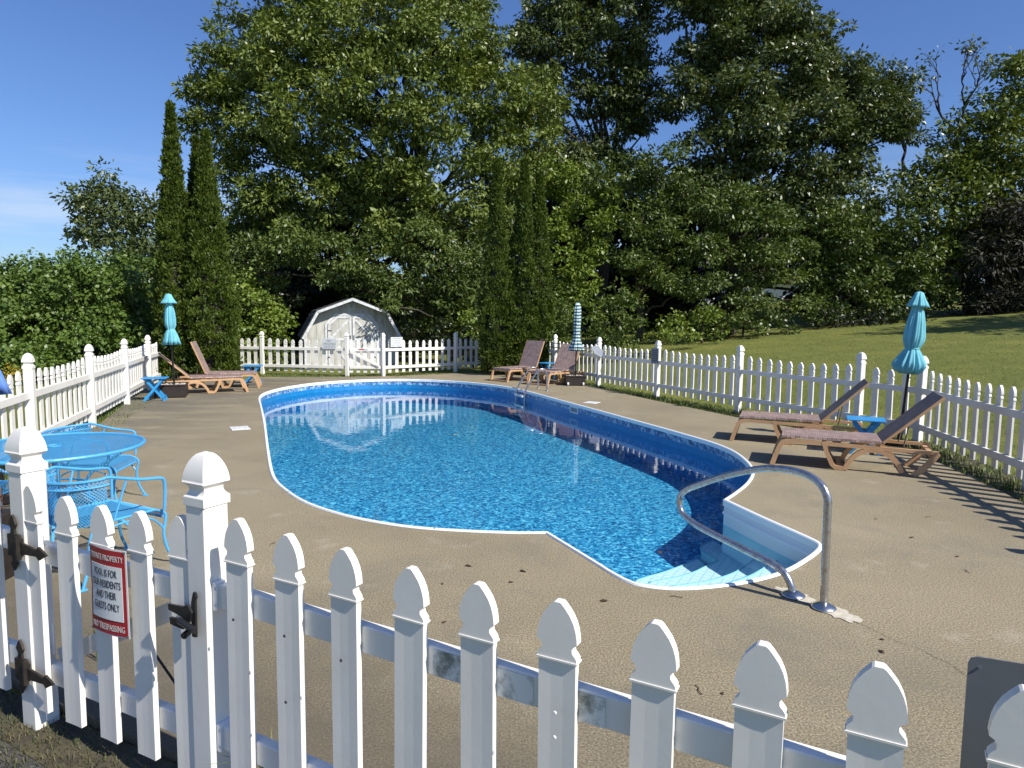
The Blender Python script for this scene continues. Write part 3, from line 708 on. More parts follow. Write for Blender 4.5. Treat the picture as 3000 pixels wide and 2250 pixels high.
# strap hinges on the foreground gate
dg = (Vector(G2) - Vector(G1)).normalized(); ng = Vector((dg.y, -dg.x)); rzg = math.atan2(dg.y, dg.x)
def gp(s, out, z): return Vector((G1[0] + dg.x * s + ng.x * out, G1[1] + dg.y * s + ng.y * out, z))
def gm(s, out, z):   # local frame: x along gate, y outwards (to the viewer), z up
    return Matrix.Translation(gp(s, out, z)) @ Matrix(((dg.x, ng.x, 0, 0), (dg.y, ng.y, 0, 0), (0, 0, 1, 0), (0, 0, 0, 1)))
def gext(g, poly, t0, t1, s, out, z, mi=0):
    g.extr(poly, t0, t1, gm(s, out, z) @ Matrix(((1, 0, 0, 0), (0, 0, 1, 0), (0, 1, 0, 0), (0, 0, 0, 1))), mi)
for hz in (.775, .235):
    r_ = thing('strap_hinge', 'rusty black strap hinge on the foreground gate, ' + ('upper one beside the top rail' if hz > .5 else 'lower one beside the bottom rail'), 'hinge', tuple(gp(.0, .06, hz)), 0, 'gate hinges')
    g = G(); gext(g, [(-.045, -.045), (.03, -.05), (.05, -.035), (.05, .035), (.03, .05), (-.045, .045)], 0, .012, .0, .058, hz)
    rel(obj('hinge_plate', g.me('hinge_plate', M['black_iron']), r_), r_)
    g = G(); gext(g, [(-.018, .04), (-.012, .07), (-.026, .09), (-.012, .115), (0, .13), (.012, .115), (.024, .09), (.012, .07), (.016, .04)], 0, .009, -.01, .058, hz)
    rel(obj('leaf_plate', g.me('leaf_plate', M['black_iron']), r_), r_)
    g = G(); gext(g, [(-.016, -.04), (-.010, -.065), (-.024, -.08), (-.004, -.11), (.016, -.08), (.010, -.065), (.016, -.04)], 0, .009, -.01, .058, hz)
    rel(obj('leaf_plate', g.me('leaf_plate', M['black_iron']), r_), r_)
    g = G(); gext(g, [(.04, -.026), (.165, -.018), (.18, -.032), (.205, -.018), (.235, -.004), (.205, .012), (.18, .024), (.165, .010), (.04, .026)], 0, .009, .0, .066, hz)
    g.tube([gp(.045, .077, hz - .05), gp(.045, .077, hz + .05)], .011, 8)
    rel(obj('strap', g.me('strap', M['black_iron']), r_), r_)
# latch on the gate's free side
Lg = (Vector(G2) - Vector(G1)).length
lt_ = thing('gate_latch', 'black gravity latch between the foreground gate and its post', 'gate latch', tuple(gp(Lg - .05, .06, .68)))
LS, LX, LZ = .60, Lg + .004, .695
def sc_(pl_): return [(x * LS, z * LS) for x, z in pl_]
g = G(); gext(g, sc_([(-.022, -.12), (.012, -.12), (.014, .10), (.024, .12), (.018, .145), (0, .15), (-.01, .12), (-.02, .08)]), 0, .008, LX, .063, LZ)
rel(obj('post_plate', g.me('post_plate', M['black_latch']), lt_), lt_)
g = G(); gext(g, sc_([(-.20, .045), (-.195, .012), (-.10, -.005), (-.02, -.03), (.0, .03), (-.03, .075), (-.07, .055)]), 0, .009, LX, .072, LZ)
rel(obj('strike_plate', g.me('strike_plate', M['black_latch']), lt_), lt_)
g = G(); gext(g, sc_([(-.165, -.02), (-.16, -.06), (-.05, -.07), (-.01, -.04), (-.06, -.012)]), 0, .009, LX, .083, LZ)
rel(obj('latch_arm', g.me('latch_arm', M['black_latch']), lt_), lt_)
g = G().tube([gp(LX - .04, .098, LZ - .008), gp(LX + .05, .108, LZ - .022)], .011, 12)
rel(obj('latch_bolt', g.me('latch_bolt', M['black_latch']), lt_), lt_)
g = G().tube([gp(LX - .012, .085, LZ - .050), gp(LX - .004, .110, LZ - .052)], .012, 12)
rel(obj('latch_knob', g.me('latch_knob', M['black_latch']), lt_), lt_)
rel(obj('anti_sag_cable', G().tube([gp(.60, -.07, .46), gp(.97, -.07, .16)], .005, 6).me('anti_sag_cable', M['black_latch']), gn), gn)

def text_me(name, lines, sizes, M_, mat, gap=1.28, width=.8, align='CENTER', ext=.0006):
    """lines: (string, y, size, x-scale); returns one mesh of lettering in the plane of M_"""
    g = G()
    dg_ = bpy.context.evaluated_depsgraph_get()
    for (s, y, size, xs_) in lines:
        cu = bpy.data.curves.new('lettering', 'FONT'); cu.body = s; cu.size = size; cu.align_x = align; cu.extrude = ext
        cu.resolution_u = 3; cu.offset = 0.0
        o = bpy.data.objects.new('lettering', cu)
        me_ = bpy.data.meshes.new_from_object(o, depsgraph=dg_)
        vs = [M_ @ Vector((v.co.x * xs_, v.co.y + y, v.co.z)) for v in me_.vertices]
        g.add(vs, [tuple(p.vertices) for p in me_.polygons])
        bpy.data.objects.remove(o); bpy.data.meshes.remove(me_)
    return g.me(name, mat)

# PRIVATE PROPERTY sign, bowed, screwed to two gate pickets
sg = thing('sign', 'red and white private property sign fixed to the foreground gate', 'sign', tuple(gp(.56, .06, .62)))
SW, SH = .215, .335
s0, z0_ = .625, .705
def bow(u, v): return .072 + .012 * math.cos(u / SW * math.pi) + .010 * max(0, -v / SH) * (0.5 - u / SW)
def spt(u, v, o=0): return gp(s0 + u - .008 * v, bow(u, v) + o, z0_ + v)
def sheet(u0, u1, v0, v1, o, mat, name, nu=8):
    vs = []; fs = []
    for i in range(nu + 1):
        for j in range(5):
            vs.append(spt(u0 + (u1 - u0) * i / nu, v0 + (v1 - v0) * j / 4, o))
    for i in range(nu + 1):
        for j in range(5):
            vs.append(spt(u0 + (u1 - u0) * i / nu, v0 + (v1 - v0) * j / 4, o - .0012))
    N = (nu + 1) * 5
    for i in range(nu):
        for j in range(4):
            a = i * 5 + j; fs.append((a, a + 1, a + 6, a + 5)); fs.append((N + a, N + a + 5, N + a + 6, N + a + 1))
    for i in range(nu):
        for j in (0, 4):
            a = i * 5 + j; fs.append((a, a + 5, N + a + 5, N + a))
    for j in range(4):
        for i in (0, nu):
            a = i * 5 + j; fs.append((a, a + 1, N + a + 1, N + a))
    return rel(obj(name, mesh(name, vs, fs, mat), sg), sg)
sheet(-SW / 2, SW / 2, -SH / 2, SH / 2, 0, M['sign_white'], 'sign_plate')
sheet(-SW / 2 + .006, SW / 2 - .006, -SH / 2 + .006, SH / 2 - .006, .0022, M['sign_red'], 'red_field')
sheet(-SW / 2 + .020, SW / 2 - .020, -SH / 2 + .062, SH / 2 - .066, .0044, M['sign_white'], 'white_field')
def bent_text(lines, mat, o=.0054):
    me_ = text_me('lettering', lines, None, Matrix.Identity(4), mat, ext=.0002)
    for v in me_.vertices:
        q = spt(v.co.x, v.co.y, o + v.co.z); v.co = q
    rel(obj('lettering', me_, sg), sg)
bent_text([('PRIVATE PROPERTY', .121, .031, .70)], M['ink_white'], .0034)
bent_text([('POOL IS FOR', .060, .040, .56), ('OUR RESIDENTS', .018, .040, .56), ('AND THEIR', -.024, .040, .56), ('GUESTS ONLY', -.068, .040, .56)], M['ink'])
bent_text([('NO TRESPASSING', -.147, .034, .68)], M['ink_white'], .0034)
for u, v in ((-.1, .16), (.1, .16), (-.1, -.16), (.1, -.16)):
    q = spt(u, v, .002); rel(obj('screw', G().box(tuple(q), (.008, .005, .008), rzg).me('screw', M['chrome']), sg), sg)

# small signs on the far fences
def far_sign(label, c, w, h, rz, lines, xs_=.75, mat='sign_white', ink='ink_grey'):
    t = thing('sign', label, 'sign', c, rz)
    obj('sign_plate', G().box((0, 0, 0), (w, .008, h), bev=.002).me('sign_plate', M[mat]), t)
    mm = Matrix(((1, 0, 0, 0), (0, 0, -1, -.0055), (0, 1, 0, 0), (0, 0, 0, 1)))
    obj('lettering', text_me('lettering', [(s, y, z, xs_) for s, y, z, _u in lines], None, mm, M[ink]), t)
    return t
far_sign('white sign reading no lifeguard on duty, on the back fence left of the gate', (-5.37, 20.30, .93), .44, .30, -.14, [('NO', .055, .085, 1), ('LIFEGUARD', -.03, .085, 1), ('ON DUTY', -.115, .085, 1)], .9)
far_sign('white pool rules sign on the back fence right of the gate', (-3.44, 20.58, .99), .42, .29, .76, [('NO RUNNING', .085, .052, 1), ('AT ANY TIME', .020, .052, 1), ('NO DIVING', -.045, .052, 1), ('INTO THE POOL', -.11, .052, 1)], .85)
t = thing('sign', 'small pale grey notice hung on the third post of the right fence', 'sign', (P3[0] - .075, P3[1] - .03, .92), R(-40))
obj('sign_plate', G().box((0, 0, 0), (.19, .008, .34), bev=.002).me('sign_plate', M['ink_grey']), t)
for k_ in range(6): obj('text_line', G().box((0, -.0052, .12 - .045 * k_), (.13 - .02 * (k_ % 2), .002, .014)).me('text_line', M['dark_metal']), t)

# floodlight on post P2 and telescopic poles hung along the fence
t = thing('floodlight', 'white floodlight strapped on a right fence post beyond the striped umbrella', 'floodlight', (P2[0] - .06, P2[1] - .10, .9), R(-20))
obj('housing', G().extr([(-.14, .12), (.06, .14), (.20, -.10), (.12, -.16), (-.06, -.06)], -.07, .05, MX).me('housing', M['white_metal']), t)
obj('bracket', G().box((0, .03, -.02), (.05, .05, .34)).me('bracket', M['white_metal']), t)
obj('cable', G().tube([(.15, -.02, -.12), (.17, 0, -.3), (.10, 0, -.5), (.12, .02, -.62)], .008, 6).me('cable', M['white_metal']), t)
for q, (z_, oo) in enumerate(((.985, -.10), (.86, -.09))):
    a = Vector((P1[0] - .35, P1[1] + .4)); b = Vector((P2[0] + .02, P2[1] - .05)); d = (b - a).normalized(); nrr = Vector((d.y, -d.x)) * -oo * -1
    g = G().tube([(a.x + nrr.x, a.y + nrr.y, z_ + .03), (b.x + nrr.x, b.y + nrr.y, z_ - .01)], .012, 8)
    g.tube([(b.x + nrr.x - d.x * .3, b.y + nrr.y - d.y * .3, z_), (b.x + nrr.x, b.y + nrr.y, z_ - .01)], .016, 8)
    obj('pool_pole', g.me('pool_pole', M['pole']), label=('upper' if q == 0 else 'lower') + ' of two dark pool cleaning poles hung along the far right fence', cat='pole', group='pool cleaning poles')

# grey sheet panel behind the last foreground picket
q0 = Vector((1.04, 1.50)); dd_ = Vector((.93, -.36)).normalized()
mm = Matrix.Translation((q0.x, q0.y, .30)) @ Matrix(((dd_.x, -dd_.y, 0, 0), (dd_.y, dd_.x, 0, 0), (0, 0, 1, 0), (0, 0, 0, 1))) @ MX
t = thing('metal_sign_back', 'dull grey back of a metal sign at the right end of the foreground fence', 'sign back', (q0.x, q0.y, 0))
hh = 0.690
rel(obj('sheet', G().extr([(0, 0), (.6, 0), (.6, hh), (.018, hh), (.005, hh - .005), (0, hh - .018)], 0, .004, mm).me('sheet', M['grey_sheet']), t), t)
for u_, v_ in ((.022, hh - .022), (.55, hh - .022)):
    p = mm @ Vector((u_, v_, -.003)); rel(obj('rivet', G().lathe([(.004, -.0012), (.004, -.0004), (.002, .0)], 8, tuple(p)).me('rivet', M['chrome']), t), t)
rel(obj('support_leg', G().box((q0.x + dd_.x * .3, q0.y + dd_.y * .3 + .02, .25), (.04, .04, .6)).me('support_leg', M['dark_metal']), t), t)

# ------------------------------------------------------------ handrail, ladder, skimmer, lids
f2 = Vector((1.91, 4.06)); dr = Vector((-.5145, .8575))
prof = [(0, 0), (.005, .30), (.01, .60), (.015, .68), (.045, .735), (.10, .775), (.18, .797), (.30, .80), (.42, .785), (.47, .775), (.60, .735), (.83, .645), (1.07, .53), (1.17, .475), (1.225, .42), (1.235, .36), (1.21, .30), (1.14, .262), (1.02, .232), (.75, .200), (.47, .170), (.36, .155), (.28, .12), (.235, .06), (.215, 0)]
pts = smoothline([(f2.x + dr.x * s_, f2.y + dr.y * s_, z) for s_, z in prof], 4)
hr = thing('handrail', 'bent stainless handrail at the pool steps on two round flanges', 'handrail', (f2.x, f2.y, 0))
rel(obj('rail_tube', G().tube(pts, .0235, 14).me('rail_tube', M['steel'], True), hr), hr)
for s_ in (0, .215):
    q = f2 + dr * s_
    rel(obj('flange', G().lathe([(.070, .004), (.073, .008), (.070, .014), (.050, .024), (.032, .034), (.024, .036)], 24, (q.x, q.y, 0)).me('flange', M['chrome'], True), hr), hr)
# pale mortar patch and crack in the deck
def blob_poly(c, ax, ay, rz, n=26, rough=.22, seed=1):
    r_ = random.Random(seed); out = []
    for i in range(n):
        t = 2 * math.pi * i / n; k_ = 1 + r_.uniform(-rough, rough)
        x, y = math.cos(t) * ax * k_, math.sin(t) * ay * k_
        out.append((c[0] + x * math.cos(rz) - y * math.sin(rz), c[1] + x * math.sin(rz) + y * math.cos(rz)))
    return out
for c_, ax, ay, sd, nm in (((1.82, 4.26), .14, .066, 3, 0), ((1.955, 4.0), .145, .072, 5, 1)):
    bp = blob_poly(c_, ax, ay, math.atan2(-.8575, .5145), 34, .22, sd)
    t_ = tessellate_polygon([[Vector((*p, 0)) for p in bp]])
    obj('mortar_patch', mesh('mortar_patch', [(*p, .004) for p in bp], [tuple(q) for q in t_], M['mortar']), kind='structure')
cr_ = [(1.96, 3.92), (2.04, 3.83), (2.09, 3.7), (2.13, 3.61), (2.2, 3.54), (2.22, 3.46), (2.26, 3.37), (2.26, 3.22), (2.28, 3.09)]
cl_ = smoothline([(*p, .0042) for p in cr_], 8); vs = []
for i, p in enumerate(cl_):
    wv = .0010 + .0016 * abs(math.sin(i * 2.1)) * random.random(); jx = random.uniform(-.004, .004); vs += [(p.x - wv + jx, p.y, p.z), (p.x + wv + jx, p.y, p.z)]
obj('deck_crack', mesh('deck_crack', vs, [(2 * i, 2 * i + 1, 2 * i + 3, 2 * i + 2) for i in range(len(cl_) - 1)], M['crack']), kind='structure')

# ladder at the far side
la = thing('pool_ladder', 'stainless pool ladder with white treads at the far right side of the pool', 'pool ladder', (.74, 16.8, 0))
nd_ = Vector((-.93, -.36)); wd = Vector((.36, -.93))
for s_ in (-.27, .27):
    c_ = Vector((.74, 16.78)) + wd * s_
    pr_ = [(0, 0), (0, .25), (.01, .42), (.06, .50), (.14, .53), (.22, .50), (.33, .38), (.50, .12), (.56, -.02), (.575, -.15), (.575, -.50), (.575, -.70)]
    p_ = smoothline([(c_.x + nd_.x * a_, c_.y + nd_.y * a_, z) for a_, z in pr_], 4)
    rel(obj('rail_tube', G().tube(p_, .021, 10).me('rail_tube', M['steel'], True), la), la)
    rel(obj('flange', G().lathe([(.045, .004), (.045, .012), (.024, .02)], 14, (c_.x, c_.y, 0)).me('flange', M['chrome'], True), la), la)
for z in (-.12, -.36, -.60):
    a_ = Vector((.74, 16.78)) + nd_ * .575
    rel(obj('tread', G().box((a_.x + nd_.x * .02, a_.y + nd_.y * .02, z), (.50, .09, .045), math.atan2(wd.y, wd.x), bev=.008).me('tread', M['white_metal']), la), la)
# skimmer mouth in the wall
a_ = Vector((1.215, 14.19)); b_ = Vector((1.36, 13.80)); dd = (b_ - a_).normalized(); inn = Vector((dd.y, -dd.x))
rzk = math.atan2(dd.y, dd.x); c_ = (a_ + b_) / 2 + inn * .012
sk = thing('skimmer', 'white skimmer mouth in the pool wall below the square lid', 'skimmer', (c_.x, c_.y, -.12))
for dz, hh_ in ((.055, .022), (-.055, .022)): rel(obj('frame_bar', G().box((c_.x, c_.y, -.115 + dz), (.36, .03, hh_), rzk).me('frame_bar', M['white_metal']), sk), sk)
for ds in (-.169, .169): rel(obj('frame_bar', G().box((c_.x + dd.x * ds, c_.y + dd.y * ds, -.115), (.022, .03, .087), rzk).me('frame_bar', M['white_metal']), sk), sk)
rel(obj('weir_flap', G().box((c_.x - inn.x * .008, c_.y - inn.y * .008, -.122), (.31, .008, .075), rzk).me('weir_flap', M['ink_grey']), sk), sk)
for (x, y, rz, lb, wx, wy) in ((1.66, 14.28, -.55, 'right of the pool near the skimmer mouth', .27, .30), (-4.18, 10.53, .50, 'left of the pool on bare concrete', .27, .33)):
    t = thing('deck_cover', 'square white skimmer cover set in the deck ' + lb, 'deck cover', (x, y, 0), rz, 'skimmer covers')
    obj('lid_plate', G().box((0, 0, .006), (wx, wy, .010), bev=.003).me('lid_plate', M['white_metal']), t)
    for s_ in (-.08, .08): obj('finger_hole', G().lathe([(.012, .0112), (.012, .0122)], 10, (s_, 0, 0)).me('finger_hole', M['dark_metal']), t)

# ------------------------------------------------------------ sun loungers
def ribbon(pts, w, y0, y1, mat, name):
    """a bar following 2D pts (x,z) of depth w in the profile plane, extruded in y"""
    P_ = [Vector(p) for p in pts]; up = []; dn_ = []
    for i, p in enumerate(P_):
        d = (P_[min(i + 1, len(P_) - 1)] - P_[max(i - 1, 0)]).normalized(); n_ = Vector((-d.y, d.x))
        up.append(p + n_ * w / 2); dn_.append(p - n_ * w / 2)
    g = G(); vs = []
    for y in (y0, y1): vs += [(p.x, y, p.y) for p in up] + [(p.x, y, p.y) for p in dn_]
    n = len(P_); fs = []
    for i in range(n - 1):
        fs += [(i, i + 1, n + i + 1, n + i), (2 * n + i, 3 * n + i, 3 * n + i + 1, 2 * n + i + 1), (i, 2 * n + i, 2 * n + i + 1, i + 1), (n + i, n + i + 1, 3 * n + i + 1, 3 * n + i)]
    fs += [(0, n, 3 * n, 2 * n), (n - 1, 3 * n - 1, 4 * n - 1, 2 * n - 1)]
    g.add(vs, fs); return g
LW = .66
def lounger(label, loc, rz, ang):
    t = thing('sun_lounger', label, 'sun lounger', loc, rz, 'sun loungers round the pool')
    def sl2(*p): return [(q.x, q.y) for q in smoothline([(*a, 0) for a in p], 5)]
    for s_ in (-1, 1):
        y0, y1 = (LW / 2 - .045, LW / 2) if s_ > 0 else (-LW / 2, -LW / 2 + .045)
        yi0, yi1 = (LW / 2 - .085, LW / 2 - .046) if s_ > 0 else (-LW / 2 + .046, -LW / 2 + .085)
        obj('side_rail', G().extr([(.14, .285), (1.66, .265), (1.72, .24), (1.74, .30), (.15, .33)], y0, y1, MX).me('side_rail', M['resin']), t)
        obj('leg', ribbon(sl2((.155, .305), (.10, .27), (.05, .15), (.01, .02), (.005, 0)), .055, y0 - .002, y1 + .002, None, 'leg').me('leg', M['resin']), t)
        obj('leg', ribbon([(.565, .325), (.60, .20), (.665, .06), (.70, .028), (.80, .028)], .048, y0 - .003, y1 + .003, None, 'leg').me('leg', M['resin']), t)
        obj('leg', ribbon(sl2((.80, .012), (.84, .10), (.93, .21), (1.06, .262), (1.20, .24), (1.32, .16), (1.39, .03)), .052, y0 - .004, y1 + .004, None, 'leg').me('leg', M['resin']), t)
        obj('leg', ribbon([(1.73, .28), (1.68, .19), (1.58, .07), (1.50, .005)], .060, y0 - .001, y1 + .001, None, 'leg').me('leg', M['resin']), t)
    g = G().box((.135, 0, .305), (.05, LW - .10, .05), bev=.008)
    obj('cross_bar', g.me('cross_bar', M['resin']), t)
    obj('cross_bar', G().box((.012, 0, .03), (.04, LW - .10, .04), bev=.006).me('cross_bar', M['resin']), t)
    obj('cross_bar', G().box((.75, 0, .028), (.05, LW - .10, .035)).me('cross_bar', M['resin']), t)
    obj('cross_bar', G().box((1.68, 0, .25), (.05, LW - .10, .05)).me('cross_bar', M['resin']), t)
    # seat: woven sling over a thin frame, dipping a little, with a rolled front edge
    vs = []; fs = []; nx, ny = 16, 8
    xs2 = [.095, .10, .12] + [.15 + (1.17 - .15) * i / 13 for i in range(14)]
    for x in xs2:
        for j in range(ny + 1):
            y = -LW / 2 + .01 + (LW - .02) * j / ny
            zt = .372 if x > .12 else (.345 if x < .1 else .368)
            sag = .010 * math.sin(math.pi * j / ny) * math.sin(math.pi * min(1, max(0, (x - .12) / 1.05)))
            vs.append((x, y, zt - sag))
    n1 = len(xs2); m1 = ny + 1
    for i in range(n1 - 1):
        for j in range(ny): fs.append((i * m1 + j, (i + 1) * m1 + j, (i + 1) * m1 + j + 1, i * m1 + j + 1))
    top = len(vs)
    vs += [(v[0], v[1], v[2] - .028) for v in vs[:]]
    for i in range(n1 - 1):
        for j in range(ny): fs.append((top + i * m1 + j, top + i * m1 + j + 1, top + (i + 1) * m1 + j + 1, top + (i + 1) * m1 + j))
        for j in (0, ny): fs.append((i * m1 + j, (i + 1) * m1 + j, top + (i + 1) * m1 + j, top + i * m1 + j))
    for j in range(ny):
        for i in (0, n1 - 1): fs.append((i * m1 + j, i * m1 + j + 1, top + i * m1 + j + 1, top + i * m1 + j))
    obj('seat', mesh('seat', vs, fs, M['wicker']), t)
    # backrest
    b = obj('backrest', G().box((.40, 0, 0), (.80, LW - .02, .026), bev=.008).me('backrest', M['wicker']), t, (1.18, 0, .36))
    b.rotation_euler = (0, -ang, 0)
    obj('frame_edge', G().box((.40, LW / 2 - .004, -.004), (.80, .016, .03)).me('frame_edge', M['resin']), b)
    obj('frame_edge', G().box((.40, -LW / 2 + .004, -.004), (.80, .016, .03)).me('frame_edge', M['resin']), b)
    for s_ in (-.22, .22):
        hx, hz = 1.18 + math.cos(ang) * .38, .36 + math.sin(ang) * .38
        obj('support_strut', G().tube([(hx, s_, hz - .015), (1.40, s_, .30)], .008, 6).me('support_strut', M['deadwood']), t)
    return t
lounger('wicker sun lounger nearest the handrail, back raised, pointing at the right fence corner', (3.29, 8.58, 0), R(-22.5), R(44))
lounger('wicker sun lounger by the right fence, behind the one nearest the handrail', (3.31, 10.22, 0), R(-22), R(45))
lounger('wicker sun lounger by the right-hand cedars, left of the striped umbrella, back nearly upright', (-.36, 18.85, 0), R(47), R(66))
lounger('wicker sun lounger directly beside the striped umbrella and its planter box', (.66, 17.90, 0), R(52), R(58))
lounger('wicker sun lounger behind the brown planter at the left, back tilted low', (-6.13, 15.87, 0), R(207), R(42))
lounger('wicker sun lounger in front of the left cedars, back raised high', (-6.16, 16.85, 0), R(196), R(68))

# ------------------------------------------------------------ folding side tables
def side_table(label, loc, rz):
    t = thing('side_table', label, 'side table', loc, rz, 'blue folding side tables')
    for i in range(5):
        obj('slat', G().box((0, -.17 + .085 * i, .455), (.46, .080, .016), bev=.004).me('slat', M['blue_resin']), t)
    for s_ in (-.15, .15): obj('apron', G().box((s_, 0, .437), (.03, .38, .02)).me('apron', M['blue_resin']), t)
    for s_ in (-1, 1):
        yy = s_ * .165
        obj('leg', G().beam((-.19, yy, .0), (.15, yy, .428), .018, .045).me('leg', M['blue_resin']), t)
        obj('leg', G().beam((.19, yy * .86, .0), (-.15, yy * .86, .428), .018, .045).me('leg', M['blue_resin']), t)
    for x_ in (-.165, .165): obj('stretcher', G().beam((x_, -.17, .07), (x_, .17, .07), .018, .04).me('stretcher', M['blue_resin']), t)
    return t
side_table('blue folding side table beside the brown planter at the left fence', (-7.22, 13.93, 0), R(18))
side_table('blue folding side table half hidden behind the left loungers', (-6.62, 17.62, 0), R(10))
side_table('blue folding side table between the two near right loungers', (4.70, 9.10, 0), R(-24))
side_table('blue folding side table mostly hidden between the two far right loungers', (1.02, 19.95, 0), R(40))

# ------------------------------------------------------------ umbrellas and planters
def canopy_me(prof, mat, folds=9, amp=.20, n=96):
    def mod(t, j):
        a_ = prof[j][2] if len(prof[j]) > 2 else amp
        return 1 + a_ * 1.3 * (abs(math.sin(folds * .5 * t + j * .05)) - .6) + a_ * .5 * math.sin(5 * t + 1.3 + .35 * j) + a_ * .45 * math.sin(17 * t + .5 * j)
    return G().lathe([(p[0], p[1]) for p in prof], n, mod=mod).me('canopy', mat, True)
def umbrella(label, loc, tilt, top, prof, mat, stand=True, collar=None):
    t = thing('umbrella', label, 'umbrella', loc, 0, None); t.rotation_euler = tilt
    obj('pole', G().tube([(0, 0, 0), (0, 0, top - .04)], .019, 12).me('pole', M['pole']), t)
    obj('canopy', canopy_me(prof, mat), t)
    obj('finial', G().lathe([(.012, top - .05), (.02, top - .02), (.014, top), (.004, top + .012)], 10).me('finial', M['pole']), t)
    return t
prA = [(.012, 2.15, 0), (.055, 2.135, .05), (.085, 2.05, .10), (.13, 1.975, .14), (.15, 1.945, .16), (.06, 1.95, .1), (.075, 1.88, .12), (.098, 1.75, .14), (.108, 1.60, .16), (.105, 1.50, .16), (.085, 1.43, .14), (.070, 1.405, .08), (.082, 1.385, .10), (.11, 1.30, .18), (.135, 1.18, .22), (.155, 1.08, .26), (.10, 1.10, .2), (.03, 1.20, .1)]
um = umbrella('closed turquoise umbrella in the brown planter at the left fence', (-7.17, 14.62, .04), (0, R(-1.6), 0), 2.14, [(r_, z_ - .02, *a_) for r_, z_, *a_ in prA], M['teal'])
um2 = umbrella('closed faded turquoise umbrella leaning by the right fence corner', (5.52, 9.74, 0), (R(1), R(3.6), 0), 2.17,
               [(.012, 2.17, 0), (.05, 2.155, .06), (.075, 2.08, .12), (.115, 1.99, .16), (.125, 1.955, .18), (.06, 1.96, .1), (.078, 1.88, .14), (.105, 1.72, .16), (.122, 1.55, .16), (.118, 1.48, .16), (.095, 1.40, .14), (.078, 1.375, .08), (.095, 1.35, .12), (.13, 1.28, .18), (.17, 1.19, .24), (.185, 1.13, .26), (.15, 1.06, .26), (.10, 1.02, .22), (.04, 1.08, .1)], M['teal'])
obj('base', G().lathe([(.24, 0), (.24, .04), (.20, .06), (.035, .08), (.03, .30), (.021, .30)], 24).me('base', M['pole']), um2)
obj('tie', G().tube([(.085 * math.cos(t), .085 * math.sin(t), 1.375) for t in (i * math.pi / 6 for i in range(13))], .009, 6).me('tie', M['teal']), um2)
um3 = umbrella('closed umbrella with teal and white stripes in the planter by the far right fence', (1.66, 18.12, .04), (0, R(.8), 0), 2.12,
               [(.012, 2.12, 0), (.05, 2.10, .08), (.075, 2.02, .12), (.085, 1.9, .14), (.088, 1.7, .14), (.08, 1.45, .14), (.078, 1.3, .14), (.085, 1.18, .14), (.12, 1.05, .2), (.15, .95, .26), (.16, .87, .3), (.09, .85, .3), (.03, .92, .1)], M['striped'])
um4 = umbrella('closed cornflower blue umbrella cut off at the left picture edge', (-4.72, 6.3, 0), (0, R(-5), 0), 2.1, [(r_, z_ - .10, *a_) for r_, z_, *a_ in prA], M['cornflower'])
obj('base', G().lathe([(.24, 0), (.24, .04), (.20, .06), (.035, .08), (.03, .30), (.021, .30)], 24).me('base', M['pole']), um4)
def planter(label, loc, rz, sx_, sy_, sz_, wheels):
    t = thing('planter_box', label, 'planter box', loc, rz, 'planter boxes holding umbrellas')
    g = G()
    for c_, d_ in (((sx_ / 2 - .01, 0, sz_ / 2 + .01), (.02, sy_, sz_ - .02)), ((-sx_ / 2 + .01, 0, sz_ / 2 + .01), (.02, sy_, sz_ - .02)), ((0, sy_ / 2 - .01, sz_ / 2 + .01), (sx_ - .04, .02, sz_ - .02)), ((0, -sy_ / 2 + .01, sz_ / 2 + .01), (sx_ - .04, .02, sz_ - .02)), ((0, 0, .02), (sx_ - .04, sy_ - .04, .02))): g.box(c_, d_)
    obj('box_wall', g.me('box_wall', M['planter']), t)
    for c_, d_ in (((0, sy_ / 2, sz_), (sx_ + .03, .03, .03)), ((0, -sy_ / 2, sz_), (sx_ + .03, .03, .03)), ((sx_ / 2, 0, sz_), (.03, sy_ - .03, .03)), ((-sx_ / 2, 0, sz_), (.03, sy_ - .03, .03))):
        obj('rim', G().box(c_, d_, bev=.005).me('rim', M['planter']), t)
    g = G(); r_ = random.Random(4)
    for i in range(60):
        x, y = r_.uniform(-sx_ / 2 + .05, sx_ / 2 - .05), r_.uniform(-sy_ / 2 + .05, sy_ / 2 - .05); s_ = r_.uniform(.022, .045)
        g.lathe([(s_ * .5, -s_ * .6), (s_, -s_ * .1), (s_ * .8, s_ * .4), (s_ * .3, s_ * .6)], 6, (x, y, sz_ - .02))
    obj('stones', g.me('stones', M['stone'], True), t, kind='stuff')
    if wheels:
        for x in (-sx_ / 2 + .05, sx_ / 2 - .05):
            gg = G().tube([(x - .02, -sy_ / 2 - .012, .05), (x + .02, -sy_ / 2 - .012, .05)], .042, 12)
            obj('wheel', gg.me('wheel', M['white_metal']), t)
planter('dark brown planter box with stones holding the left turquoise umbrella', (-7.22, 14.58, 0), R(20), .60, .58, .265, False)
planter('dark brown wheeled planter box holding the striped umbrella', (1.64, 18.12, 0), R(3), .50, .50, .25, True)

